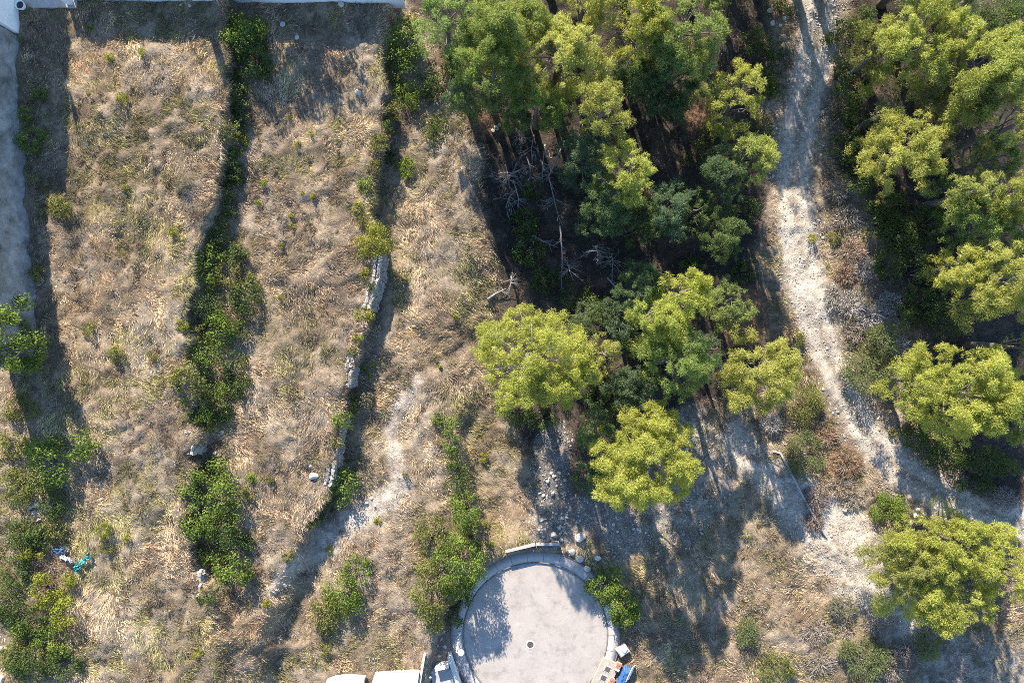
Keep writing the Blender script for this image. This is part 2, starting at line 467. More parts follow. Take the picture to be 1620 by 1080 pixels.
def disc_points(n, rng, k=8):
    pts = []
    for _ in range(n):
        r = np.sqrt(rng.random(k)); th = rng.random(k) * 2 * math.pi
        c = np.stack([r * np.cos(th), r * np.sin(th)], 1)
        if pts:
            d = np.min(np.linalg.norm(c[:, None] - np.array(pts)[None], axis=2), axis=1)
            pts.append(c[np.argmax(d)])
        else:
            pts.append(c[0])
    return np.array(pts)

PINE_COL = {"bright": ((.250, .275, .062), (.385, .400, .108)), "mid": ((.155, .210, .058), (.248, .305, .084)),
            "grey": ((.140, .160, .062), (.205, .215, .085)), "blue": ((.085, .135, .062), (.130, .180, .080))}  # blue is for shaded crowns: the shade is put into the needle colour

def place_tree(px, py, h, frac):
    g = 0.0
    for _ in range(8):
        p = P(px, py, g + h * frac); g = .5 * g + .5 * float(H(p[0], p[1]))
    return np.array([p[0], p[1], float(H(p[0], p[1]))])

def pine(px, py, rx, ry, h, label, kind="bright", rot=0.0, seed=None, openness=0.0, dens=1.0, group=None, name="pine_tree", limb_mat=None):
    rng = np.random.default_rng(seed if seed is not None else int(abs(px * 7 + py * 13)))
    base = place_tree(px, py, h, .68)
    s = (CAM_H - base[2] - h * .7) / FPX
    k_ = (1.2 if py < 520 else 1.03) if px > 1350 else 1.12
    ax, ay = rx * s * k_, ry * s * k_
    lr = float(np.clip(.19 * math.sqrt(ax * ay) + .28, .42, 1.05))
    ax, ay = max(ax - lr * .55, .4), max(ay - lr * .55, .4)
    n = max(7, int(2.0 * ax * ay / lr ** 2))
    q = disc_points(n, rng)
    # uneven outline: pull in some sectors
    ang = np.arctan2(q[:, 1], q[:, 0]); ph = rng.random(3) * 6.28
    q = q * (1 - .16 * (np.sin(3 * ang + ph[0]) * .5 + .5) - .10 * (np.sin(5 * ang + ph[1]) * .5 + .5))[:, None]
    r = np.linalg.norm(q, axis=1)
    if openness:                            # sparse at the very top: thin out the middle and sink it a little
        keep = (r > openness) | (rng.random(n) < .75); q, r = q[keep], r[keep]; n = len(q)
    top = h * (.42 + .54 * np.sqrt(np.clip(1 - r ** 2, 0, 1)) * (.80 + .24 * rng.random(n)))
    if openness: top = top - .09 * h * np.clip(1 - r / .6, 0, 1)
    C = np.stack([q[:, 0] * ax, q[:, 1] * ay, top - lr * .6], 1)
    # a skirt of lower, wider clumps
    m = int(n * .7)
    th = rng.random(m) * 2 * math.pi; rr = .35 + .62 * rng.random(m)
    C2 = np.stack([np.cos(th) * rr * ax, np.sin(th) * rr * ay, h * (.20 + .35 * rng.random(m))], 1)
    C = np.concatenate([C, C2])
    c_, s_ = math.cos(rot), math.sin(rot)
    C[:, :2] = C[:, :2] @ np.array([[c_, s_], [-s_, c_]])
    lobes = lr * (.45 + .95 * rng.random(len(C)) ** 1.5)
    T = []
    lo, hi = map(np.array, PINE_COL[kind]); jt = rng.uniform(.86, 1.1) * np.array([rng.uniform(.92, 1.06), 1, rng.uniform(.8, 1.3)])
    if px in (842, 1024, 1528, 1520, 1440, 1500): jt = np.array([1.08, 1.08, 1.0])
    lo, hi = lo * jt * .85, hi * jt
    for ci, (c, l) in enumerate(zip(C, lobes)):
        # each clump: several smaller puffs so that the silhouette is ragged
        k = max(4, int(7 * l / .8))
        pc = unit(rng.normal(size=(k, 3)) + np.array([0, 0, .55])) * l * rng.uniform(.45, 1.0, (k, 1)) * np.array([1, 1, .75])
        pr = l * rng.uniform(.28, .5, k)
        tone = rng.random()
        for p_, r_ in zip(pc, pr):
            nt_ = int(dens * 125 * r_ ** 2 / .12 * (.55 if ci >= n else 1))
            d = unit(rng.normal(size=(nt_, 3)) + np.array([0, 0, .25]))
            pos = c + p_ + d * r_ * rng.uniform(.45, 1.0, (nt_, 1))
            tt = np.clip(.55 * tone + .45 * rng.random(nt_), 0, 1)
            T.append((pos, d, lo + (hi - lo) * tt[:, None]))
    pos = np.concatenate([t[0] for t in T]); d = np.concatenate([t[1] for t in T]); col = np.concatenate([t[2] for t in T])
    dirs = unit(d * .30 + rng.normal(size=d.shape) * .60)
    L = rng.uniform(.14, .27, len(pos)); W = rng.uniform(.018, .040, len(pos))
    # blade faces turned outwards: width axis is tangential to the clump
    side = unit(np.cross(dirs, d + rng.normal(size=d.shape) * .30))
    V = np.stack([pos - side * W[:, None], pos + side * W[:, None], pos + dirs * L[:, None]], 1).reshape(-1, 3)
    F = np.arange(len(V)).reshape(-1, 3)
    root = thing(name, label, "tree", base, 0, group)
    obj("crown", mesh_from("crown", V, F, np.repeat(col, 3, 0)), M_PINE, root)
    # trunk and limbs
    lean = rng.normal(size=2) * .04 * h
    tk = .94 if openness else 1.0
    tp = [np.array([0, 0, -.3])] + [np.array([lean[0] * t, lean[1] * t, h * .86 * t]) + np.append(rng.normal(size=2) * .06 * min(1, 3 * t), 0) * (t < .9) for t in (.25, .5, .75, tk)]
    r0 = .028 * h
    MB().tube(tp, [r0 * 1.25, r0, r0 * .8, r0 * .5, r0 * .12], 7).build("trunk", limb_mat or M_BARK, root, True)
    nl = int(np.clip(len(C) * .35, 5, 14)) if not openness else min(n, 22)
    if openness: r0 *= .36
    pick = rng.permutation(n)[:nl]
    t_lo, t_hi = (.62, .95) if openness else (.42, .8)
    for j in pick:
        e = C[j]; t0 = rng.uniform(t_lo, t_hi)
        a = np.array([lean[0] * t0, lean[1] * t0, h * .86 * t0])
        if e[2] < a[2] + .2 and not openness: a[2] = max(e[2] - .4, h * .25)
        mid_ = (a + e) / 2 + np.append(rng.normal(size=2) * .15, lobes[j] * .25 if openness else -.15)
        end = e + np.array([0, 0, lobes[j] * (.8 if openness else .3)])
        mb = MB().tube([a, mid_, end], [r0 * .24, r0 * .16, .02], 5)
        for _ in range(3):
            sdir_ = unit(rng.normal(size=3) + (e - a) * .4); q0 = mid_ + (end - mid_) * rng.uniform(.1, .7)
            mb.tube([q0, q0 + sdir_ * lobes[j] * .9], [r0 * .12, .012], 4)
        mb.build("limb", limb_mat or M_BARK, root, True)
    return root

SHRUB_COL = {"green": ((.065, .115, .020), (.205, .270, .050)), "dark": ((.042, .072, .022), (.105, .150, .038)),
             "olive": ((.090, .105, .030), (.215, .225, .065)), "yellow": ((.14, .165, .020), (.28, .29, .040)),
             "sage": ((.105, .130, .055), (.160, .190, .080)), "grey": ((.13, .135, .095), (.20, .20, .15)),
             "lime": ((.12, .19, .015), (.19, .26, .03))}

def shrub(px, py, rx, ry, h, label, kind="green", cat="shrub", name="shrub", group=None, leaf=.19, rot=0.0, dens=1.0, seed=None, stems=True, fine=False):
    rng = np.random.default_rng(seed if seed is not None else int(abs(px * 5 + py * 11)))
    leaf = leaf if fine else leaf * .82
    base = place_tree(px, py, h, .6)
    s = (CAM_H - base[2] - h * .6) / FPX
    ax, ay = rx * s, ry * s
    lr = float(np.clip(.30 * math.sqrt(ax * ay) + .08, .14, .75))
    ax, ay = max(ax - lr * .6, .08), max(ay - lr * .6, .08)
    n = max(4, int(1.9 * ax * ay / lr ** 2))
    q = disc_points(n, rng)
    r = np.linalg.norm(q, axis=1)
    top = h * (.35 + .62 * np.sqrt(np.clip(1 - r ** 2, 0, 1)) * (.62 + .42 * rng.random(n)))
    C = np.stack([q[:, 0] * ax, q[:, 1] * ay, np.maximum(top - lr * .7, .1)], 1)
    m = n // 2
    th = rng.random(m) * 2 * math.pi; rr = .5 + .5 * rng.random(m)
    C = np.concatenate([C, np.stack([np.cos(th) * rr * ax, np.sin(th) * rr * ay, h * (.12 + .25 * rng.random(m))], 1)])
    c_, s_ = math.cos(rot), math.sin(rot)
    C[:, :2] = C[:, :2] @ np.array([[c_, s_], [-s_, c_]])
    lob = lr * (.6 + .7 * rng.random(len(C)))
    lo, hi = map(np.array, SHRUB_COL[kind])
    A = []
    for c, l in zip(C, lob):
        nl = int(dens * 3.4 * l ** 2 / (leaf ** 2 * .42)) + 6
        d = unit(rng.normal(size=(nl, 3)) + np.array([0, 0, .35]))
        pos = c + d * l * rng.uniform(.35, 1.08, (nl, 1)) * np.array([1, 1, .9])
        tt = np.clip(.5 * rng.random() + .5 * rng.random(nl), 0, 1)
        A.append((pos, d, lo + (hi - lo) * tt[:, None]))
    pos = np.concatenate([a[0] for a in A]); d = np.concatenate([a[1] for a in A]); col = np.concatenate([a[2] for a in A])
    L = leaf * rng.uniform(.7, 1.35, len(pos))
    root = thing(name, label, cat, base, 0, group)
    if fine:
        V, F = blades(pos, unit(d + rng.normal(size=d.shape) * .6), L * 1.3, L * .17, rng); col = np.repeat(col, 3, 0)
    else:
        V, F = leaves(pos, unit(d + rng.normal(size=d.shape) * .55), L, L * .55, rng); col = np.repeat(col, 4, 0)
    obj("foliage", mesh_from("foliage", V, F, col), M_LEAF, root)
    if stems:
        mb = MB()
        for j in range(min(6, n)):
            e = C[j]
            mb.tube([(0, 0, -.15), (e[0] * .4, e[1] * .4, e[2] * .55), tuple(e)], [.035 * h ** .5, .025 * h ** .5, .01], 5)
        mb.build("stem", M_BARK, root, True)
    return root

# ------------------------------------------------------------------ rocks
def rock_mesh(name, seed, sub=2, flat=.75):
    import bmesh
    rng = np.random.default_rng(seed)
    bm = bmesh.new(); bmesh.ops.create_icosphere(bm, subdivisions=sub, radius=1.0)
    pl = unit(rng.normal(size=(9, 3))); off = rng.uniform(.62, .9, 9)
    for v_ in bm.verts:
        c = np.array(v_.co)
        for a, o_ in zip(pl, off):               # cut flat faces
            k = c @ a
            if k > o_: c = c - a * (k - o_)
        c *= 1 + rng.normal() * .03
        v_.co = c * np.array([1, .85, flat])
    me_ = bpy.data.meshes.new(name); bm.to_mesh(me_); bm.free()
    return me_
ROCKS = [rock_mesh("stone", 100 + i, 2, random.uniform(.55, .9)) for i in range(8)]
for m_ in ROCKS: m_.materials.append(M_STONE)
def block_mesh(name, seed):
    rng = np.random.default_rng(seed)
    m = MB().box((0, 0, 0), (1.9, 1.9, 1.3), bev=.28)
    v = m.v[0] + rng.normal(size=m.v[0].shape) * .17
    return MB().add(v, m.f).mesh(name)
STONES = [block_mesh("stone", 200 + i) for i in range(6)]
M_WALLSTONE = rough_mat("wall_limestone", (.22, .21, .19), (.40, .38, .34), 3, .9, .5, 12)
for m_ in STONES: m_.materials.append(M_WALLSTONE)

def boulder(px, py, rpx, label, i=0, group=None, cat="boulder", name="boulder", sc=(1, 1, 1), rz=0.0):
    g = ground(px, py)
    r = rpx * (CAM_H - g[2]) / FPX
    o = obj(name, ROCKS[i % 8], None, None, (g[0], g[1], g[2] + r * .35))
    o.scale = (r * sc[0], r * sc[1], r * sc[2]); o.rotation_euler = (0, 0, rz)
    return tag(o, label, cat, group)

def stone_wall(pts, zt, height, label, depth=.34, courses=7, seed=1):
    """dry-stone terrace wall: courses of single stones along a line of photo pixels, top at zt"""
    rng = np.random.default_rng(seed)
    w = np.array([P(a, b, zt) for a, b in pts])
    root = thing("dry_stone_wall", label, "stone wall", (w[:, 0].mean(), w[:, 1].mean(), zt - height))
    org = np.array([w[:, 0].mean(), w[:, 1].mean(), zt - height])
    seg = np.linalg.norm(np.diff(w, axis=0), axis=1); cum = np.append(0, np.cumsum(seg)); tot = cum[-1]
    ch = height / courses
    for c in range(courses):
        s_ = rng.uniform(0, .2)
        while s_ < tot:
            L = rng.uniform(.18, .44) * (1.0 if c < courses - 1 else 1.15)
            t = min(s_ + L / 2, tot)
            x, y = np.interp(t, cum, w[:, 0]), np.interp(t, cum, w[:, 1])
            k = min(np.searchsorted(cum, t), len(w) - 1); dv = w[k] - w[max(k - 1, 0)]
            a = math.atan2(dv[1], dv[0])
            nrm = np.array([math.cos(a - math.pi / 2), math.sin(a - math.pi / 2)])
            if nrm[0] < 0: nrm = -nrm
            out_ = (courses - 1 - c) * .05 + rng.normal() * .06
            rows = (0, 1) if c == courses - 1 else (0,)
            for rw in rows:
                o = obj("stone", STONES[rng.integers(6)], None, root)
                o.location = np.array([x, y, zt - height + ch * (c + .5) + rng.normal() * .02]) - org + np.append(nrm * (out_ - rw * .42), 0)
                o.scale = (L * .56, depth * .5, ch * .82)
                o.rotation_euler = (rng.normal() * .14, rng.normal() * .14, a + rng.normal() * .22 + (math.pi if rng.random() < .5 else 0))
            s_ += L
    return root

# ------------------------------------------------------------------ large structures: left retaining wall, white house, boundary wall
def batter_wall(name, label, pts, zf, h, lean, mat, seed, rough=.35, cat="retaining wall"):
    """a rough wall face that follows foot points (photo pixels), leans back to the left, 0.6 m thick"""
    w = []
    for (a, b), (c, d) in zip(pts[:-1], pts[1:]):
        p0, p1 = P(a, b, zf), P(c, d, zf); n_ = max(2, int(np.linalg.norm(p1 - p0) / .3))
        w += [p0 + (p1 - p0) * k / n_ for k in range(n_)]
    w.append(P(*pts[-1], zf)); w = np.array(w)
    nv = 26
    v = []
    for p in w:
        for j in range(nv + 1):
            t = j / nv
            bul = (fbm(p[1] * .5 + seed, t * h * .5, 3, seed) - .5) * rough * 2 + (fbm(p[1] * 1.7, t * h * 1.7, 3, seed + 5) - .5) * rough * .8
            v.append((p[0] - lean * t + bul, p[1], zf - .6 + (h + .6) * t))
        v.append((p[0] - lean - .7, p[1], zf + h)); v.append((p[0] - lean - .7, p[1], zf - .6))
    k = nv + 3
    f = []
    for i in range(len(w) - 1):
        for j in range(k):
            f.append((i * k + j, i * k + (j + 1) % k, (i + 1) * k + (j + 1) % k, (i + 1) * k + j))
    f.append(tuple(range(k))); f.append(tuple((len(w) - 1) * k + j for j in range(k))[::-1])
    me_ = bpy.data.meshes.new(name); me_.from_pydata([tuple(map(float, q)) for q in v], [], f); me_.update()
    return tag(obj(name, me_, mat), label, cat)

ZW = 5.35
batter_wall("retaining_wall", "tall rough grey sprayed concrete wall along the left edge of the terraces", [(32, 57), (34, 150), (38, 260), (44, 300), (49, 360), (53, 420), (58, 480), (61, 540), (50, 580)], ZW, 7.4, 1.3, M_SHOT, 3)

hx = P(31, 55, ZW)
def house(name, label, x0, x1, y0, y1, z0, z1, windows=()):
    root = thing(name, label, "house", ((x0 + x1) / 2, (y0 + y1) / 2, z0))
    ox, oy = (x0 + x1) / 2, (y0 + y1) / 2
    h_ = z1 - z0
    MB().box((0, 0, h_ / 2 - .3), (x1 - x0, y1 - y0, h_ + .6)).build("wall", M_WHITE, root)
    MB().box((0, 0, h_ + .16), (x1 - x0 - .5, y1 - y0 - .5, .3), bev=.05).build("roof", M_ROOF, root)
    for sx, sy, dx, dy in ((0, 1, x1 - x0 + .1, .25), (0, -1, x1 - x0 + .1, .25), (1, 0, .25, y1 - y0 - .42), (-1, 0, .25, y1 - y0 - .42)):
        MB().box((sx * ((x1 - x0) / 2 - .08), sy * ((y1 - y0) / 2 - .08), h_ + .22), (dx, dy, .44), bev=.03).build("parapet", M_WHITE, root)
    for (wx, wy, wz, nx_, ny_) in windows:
        fr = MB().box((wx - ox, wy - oy, wz), (1.2 if ny_ else .12, 1.2 if nx_ else .12, 1.3), bev=.02).build("window", M_METAL, root)
        MB().box((wx - ox + nx_ * .05, wy - oy + ny_ * .05, wz), (1.0 if ny_ else .06, 1.0 if nx_ else .06, 1.1)).build("pane", M_GLASS, fr)
    return root
hs = house("white_house", "white rendered house wall in the top corner above the rough grey wall", hx[0] - 12, hx[0], hx[1] + .05, hx[1] + 16, ZW - .4, ZW + 7.6,
           [(hx[0], hx[1] + 9, ZW + 4, 1, 0)])
m = MB().tube([(6.0, -4.6, 4.2), (6.28, -4.6, 4.15)], .07, 8).build("drain_spout", M_DARK, hs)

yb = P(300, 2, 4.5)[1]
def bwall(name, label, x0, x1, y, z0, h, t=.25):
    root = thing(name, label, "boundary wall", ((x0 + x1) / 2, y, z0))
    MB().box((0, t / 2, h / 2 - .4), (x1 - x0, t, h + .8)).build("wall", M_WHITE, root)
    MB().box((0, t / 2, h + .035), (x1 - x0 + .06, t + .1, .07), bev=.02).build("coping", M_SLAB, root)
    return root
xa, xb, xc = P(118, 0, 5.4)[0], P(348, 0, 4.5)[0], P(640, 0, 3.0)[0]
bwall("boundary_wall", "white boundary wall at the top edge above the upper terrace", xa, xb, P(0, 1, 5.4)[1], 5.2, 2.0)
bwall("boundary_wall", "pale boundary wall at the top edge between the two leafy corner shrubs", xb + .3, xc, P(0, 5, 3.4)[1], 3.2, 2.3)
gp = thing("gate_post", "white square gate post at the start of the upper boundary wall", "gate post", (xa - .3, P(0, 5, 5.4)[1], 5.2))
MB().box((0, 0, .7), (.5, .5, 2.0), bev=.02).build("post", M_WHITE, gp); MB().box((0, 0, 1.76), (.64, .64, .12), bev=.03).build("cap", M_SLAB, gp)
fl = thing("chimney_post", "tall slim white post beyond the wall that throws a narrow shadow on the upper terrace", "post", (P(316, 0, 5)[0], yb + .9, 4.8))
MB().box((0, 0, 2.6), (.55, .55, 5.4), bev=.03).build("post", M_WHITE, fl); MB().box((0, 0, 5.36), (.7, .7, .12), bev=.03).build("cap", M_SLAB, fl)
# paved strip and planter in the top corner
yp = P(0, 14, 5.4)[1]
tag(MB().box((P(75, 0, 5.4)[0], yp + 3, 5.42), (5.3, 6.0, .3), bev=.03).build("paved_path", M_PAVE), kind="structure")
pl = thing("planter", "small round white planter beside the white house corner", "planter", (P(37, 12, 5.6)[0], P(37, 12, 5.6)[1], 5.56))
MB().lathe([(.28, 0), (.40, .45), (.42, .5), (.34, .5), (.32, .42)], 16).build("pot", M_WHITE, pl)
MB().lathe([(.32, .0), (.33, .43), (.0, .45)], 12).build("soil", M_DARK, pl)

# ------------------------------------------------------------------ street furniture round the turning circle
def at(px_, py_, z): return P(px_, py_, z)
p = at(839, 1019, .03)
mh = thing("manhole", "round iron manhole cover with pale ring in the turning circle", "manhole", tuple(p))
MB().lathe([(.42, 0), (.42, .012), (.31, .014), (.31, 0)], 28).build("ring", M_SLAB, mh)
MB().lathe([(.305, 0), (.305, .012), (.0, .016)], 28).build("cover", M_IRON, mh)
mb = MB()
for i in range(-3, 4):
    w_ = 2 * math.sqrt(.27 ** 2 - (i * .075) ** 2)
    mb.box((0, i * .075, .02), (w_, .03, .008))
mb.build("ribs", M_IRON, mh)

p = at(727.5, 1000, .13)
lp = thing("street_lamp", "slim white lamp post with a round disc lantern beside the turning circle", "street lamp", tuple(p))
MB().lathe([(.13, 0), (.13, .25), (.07, .3)], 12).build("base", M_METAL, lp)
MB().tube([(0, 0, .2), (0, 0, 2.2), (0, 0, 4.1)], [.075, .06, .05], 10).build("pole", M_METAL, lp)
MB().tube([(0, 0, 4.05), (.22, .02, 4.2), (.42, .03, 4.2)], .03, 8).build("arm", M_METAL, lp)
MB().lathe([(.05, .14), (.25, .10), (.29, .03), (.27, -.02), (.2, -.04)][::-1], 20, (.42, .03, 4.22)).build("lantern", M_METAL, lp)

# white garden wall, short return wall and concrete patch at the bottom
def wall_between(name, label, a, b, z0, h, t, mat=M_WHITE, cat="garden wall"):
    pa, pb = at(*a, z0), at(*b, z0)
    c = (pa + pb) / 2; d = pb - pa; L = np.linalg.norm(d[:2]); an = math.atan2(d[1], d[0])
    root = thing(name, label, cat, (c[0], c[1], z0), an)
    MB().box((0, 0, h / 2 - .15), (L, t, h + .3)).build("wall", mat, root)
    MB().box((0, 0, h + .03), (L + .05, t + .06, .06), bev=.015).build("coping", M_SLAB if mat is M_WHITE else M_PAVE, root)
    return root
wall_between("garden_wall", "white garden wall leading down to the bottom edge left of the turning circle", (712, 1030), (735, 1100), 0, 1.1, .28)
wall_between("garden_wall", "short pale return wall joined to the end of the white garden wall", (690, 1052), (711, 1047), .1, .8, .3)
wall_between("low_wall", "low concrete wall with a thin pale top above the turning circle", (800, 868), (846, 857), .35, .75, .22, M_KERB, "low wall")
wall_between("low_wall", "short low concrete wall end beside the pale boulders above the turning circle", (848, 857), (884, 857), .35, .7, .22, M_KERB, "low wall")
wall_between("low_wall", "thin white edge wall right of the pale paved terrace", (673, 1030), (662, 1095), 1.0, .7, .16, M_WHITE, "low wall")
tag(MB().box(tuple(at(705, 1090, .06)), (2.6, 4.0, .3), bev=.02).build("concrete_patch", M_PAVE), kind="structure")
def slab_px(name, label, pts, z, t, mat):
    w = [at(a, b, z) for a, b in pts]; n_ = len(w); c = np.mean(w, 0)
    root = thing(name, label, "paving", (c[0], c[1], z - t))
    v = [(q[0] - c[0], q[1] - c[1], 0) for q in w] + [(q[0] - c[0], q[1] - c[1], t) for q in w]
    f = [tuple(range(n_, 2 * n_)), tuple(range(n_))[::-1]] + [(i, (i + 1) % n_, n_ + (i + 1) % n_, n_ + i) for i in range(n_)]
    MB().add(v, f).build("slab", mat, root)
    return root
slab_px("paved_terrace", "bright white paved terrace at the bottom edge, the wider slab", [(583, 1120), (587, 1082), (592, 1068), (663, 1064), (656, 1120)], 2.0, .8, M_SLAB)
slab_px("paved_terrace", "small rounded white slab at the bottom edge left of the wider terrace", [(505, 1120), (515, 1079), (528, 1074), (546, 1072), (576, 1074), (570, 1120)], 2.2, .8, M_SLAB)

# utility corner right of the turning circle
pc = at(957, 1066, .13)
ut = thing("utility_slab", "pale concrete utility slab with two square covers beside the turning circle", "utility slab", (pc[0], pc[1], .1), math.radians(-25))
MB().box((0, -.6, .10), (1.75, 4.2, .24), bev=.03).build("slab", M_BEIGE, ut)
for yy in (.62, -.28):
    fr = MB().box((-.05, yy, .235), (.66, .62, .04), bev=.01).build("cover_frame", M_SLAB, ut)
    MB().box((-.05, yy, .268), (.5, .46, .03), bev=.008).build("cover", M_IRON, fr)
rr_ = random.Random(4)
pr = at(977, 1052, .2)
for i, (dx, dy, lab) in enumerate(((0, 0, "red brick stack with white mortar beside the two square covers, upper one"), (-.62, -1.45, "red brick stack beside the blue sheet, lower one at the bottom edge"))):
    bs = thing("brick_stack", lab, "bricks", (pr[0] + dx, pr[1] + dy, .12), math.radians(-25))
    for z_ in range(4):
        for k in range(3):
            o = MB().box((rr_.uniform(-.02, .02), -.26 + k * .26, .08 + z_ * .12), (.46, .22, .105), rr_.uniform(-.08, .08), .012).build("brick", M_BRICK if (z_ + k) % 3 else M_SLAB, bs)
pt = at(986, 1070, .3)
tp = thing("tarpaulin", "bright blue tarpaulin draped over a crate at the bottom edge", "tarpaulin", (pt[0], pt[1], .1), math.radians(-25))
v, f = [], []
for j in range(15):
    for i in range(11):
        u_, w_ = (i - 5) / 5, (j - 7) / 7
        zz = .75 * min(1, max(0, (1.1 - max(abs(u_), abs(w_))) / .35)) + .05 * math.sin(u_ * 9 + w_ * 4) + .04 * math.sin(w_ * 13 - u_ * 5)
        v.append((u_ * .42, w_ * 1.1, max(.03, zz)))
for j in range(14):
    for i in range(10):
        a_ = j * 11 + i; f.append((a_, a_ + 1, a_ + 12, a_ + 11))
MB().add(v, f).build("sheet", M_BLUE, tp, True)
MB().box((0, 0, .32), (.5, 1.4, .62), bev=.02).build("crate", M_DARK, tp)
pw = at(994, 1064, .3)
bd = thing("board", "white board leaning against the blue tarpaulin", "board", (pw[0], pw[1], .1), math.radians(-25))
MB().box((0.1, .2, .5), (.05, 1.5, 1.0), 0, .01, (0, -.5)).build("panel", M_WHITE, bd)
pk = at(985, 1027, .3)
kb = thing("concrete_block", "broken yellowish concrete block lying beside the pavement", "concrete block", (pk[0], pk[1], .05), math.radians(32))
MB().box((0, 0, .36), (1.05, .75, .72), 0, .12, (.08, .1)).build("block", M_STONE, kb)
MB().box((.2, .1, .74), (.5, .4, .1), .3, .03, (.05, .1)).build("broken_top", M_SLAB, kb)

# concrete channel edge on the bank below the chalk track
def low_edge(pts, zoff, h, t, mat, label):
    w = [ground(a, b) for a, b in pts]
    root = thing("concrete_kerb_wall", label, "kerb wall", tuple(w[0]))
    for a_, b_ in zip(w[:-1], w[1:]):
        d = b_ - a_; L = np.linalg.norm(d); c = (a_ + b_) / 2 - w[0]
        MB().box((c[0], c[1], c[2] + h / 2 - .15), (L + .04, t, h), math.atan2(d[1], d[0]), .03, (0, -math.atan2(d[2], np.hypot(d[0], d[1])))).build("kerb_section", mat, root)
    return root
low_edge([(1222, 713), (1233, 716), (1246, 738), (1262, 771), (1284, 812), (1306, 848)], 0, .45, .17, M_PAVE, "long thin concrete kerb wall running down the bank below the chalk track")

# ------------------------------------------------------------------ dry-stone walls on the terraces
stone_wall([(550, 614), (553, 590), (557, 562)], 3.42, 1.9, "sunlit dry-stone wall beside three yellow-green weeds on the middle terrace edge", seed=1)
stone_wall([(583, 492), (588, 470), (596, 445), (602, 405)], 3.42, 1.9, "shaded dry-stone wall below the yellow-green shrub on the middle terrace edge", seed=2)
stone_wall([(519, 772), (524, 756), (529, 722), (534, 692), (538, 668)], 3.42, 1.8, "dry-stone wall above the leafy shrub and right of the single white boulder", seed=3)
stone_wall([(301, 722), (304, 700), (302, 682)], 5.42, 1.9, "dry-stone wall stub above the big bright green shrub on the upper terrace edge", seed=4)
stone_wall([(566, 335), (578, 322), (584, 310)], 3.3, 1.2, "small tumbled stone wall near the top of the middle terrace edge", seed=5, courses=3)
stone_wall([(317, 932), (313, 908)], 5.1, .9, "low dry-stone wall left of the dark leafy shrub at the bottom of the upper terrace", seed=6, courses=4)

# labels for look-alike plants: placed by the nearest named landmark
LAND = [(380, 60, "the feathery bright green shrub"), (322, 800, "the big bright green shrub"), (303, 700, "the stone wall stub"), (497, 750, "the single large cream boulder"),
        (555, 590, "the sunlit dry-stone wall"), (597, 440, "the shaded dry-stone wall"), (590, 382, "the spilling yellow-green shrub"), (640, 262, "the bright yellow-green weed clump"),
        (66, 732, "the leafy green left shrub"), (128, 893, "the bright turquoise netting"), (14, 538, "the leafy tree by the grey wall"), (568, 147, "the bright white rock"),
        (842, 568, "the open-centred pine"), (1030, 730, "the big round bright pine"), (1204, 586, "the airy bright pine"), (959, 556, "the small squeezed pine"), (1065, 500, "the tall double pine"),
        (990, 276, "the sunlit double pine"), (948, 180, "the bright crested pine"), (1166, 152, "the grey-green lone pine"), (1188, 250, "the bright pine by the track"),
        (1452, 62, "the broad upper right pine"), (1555, 110, "the huge corner pine"), (1438, 238, "the single bright right pine"), (1582, 442, "the broad right-edge pine"), (1528, 620, "the very large right-edge pine"),
        (1600, 310, "the flat-topped right-edge pair"), (1380, 585, "the wide mid green bush"), (1275, 720, "the pale sage bush"), (1410, 808, "the dense round green bush"), (1500, 930, "the lower right pine group"), (1370, 1045, "the wide grey-green bush"),
        (790, 465, "the bare log"), (897, 418, "the low bluish dead crown"), (888, 290, "the long dead trunk"), (640, 62, "the leafy green top shrub"), (768, 185, "the red-brown litter patch"), (540, 945, "the diagonal green clump"),
        (720, 880, "the hedge by the turning circle"), (1230, 30, "the shaded track-side rocks"), (92, 325, "the rounded olive shrub"), (288, 292, "the silvery cushion shrub"), (380, 500, "the long thicket"), (180, 90, "the gap in the top wall"), (1222, 713, "the thin kerb wall")]
USED = {}
def near(px_, py_, what, rx=20):
    def where(l):
        dx, dy = px_ - l[0], py_ - l[1]; d = math.hypot(dx, dy)
        v = "above" if dy < 0 else "below"; h_ = "left" if dx < 0 else "right"
        if d < 22: return "at"
        if abs(dy) > 2.2 * abs(dx): return v
        if abs(dx) > 2.2 * abs(dy): return h_ + " of"
        return ("upper " if dy < 0 else "lower ") + h_ + " of"
    ls = sorted(LAND, key=lambda l: math.hypot(px_ - l[0], py_ - l[1]))
    size = "" if rx < 12 else ("small " if rx < 20 else ("wide " if rx > 33 else ""))
    tries = []
    for l in ls[:4]:
        tries += [size + what + ", " + where(l) + " " + l[2], size + what + ", farther " + where(l) + " " + l[2]]
    for t in [t for t in tries if "farther" not in t] + [t for t in tries if "farther" in t]:
        if t not in USED and len(t.split()) <= 16:
            USED[t] = 1; return t
    return size + what + ", " + where(ls[0]) + " " + ls[0][2]

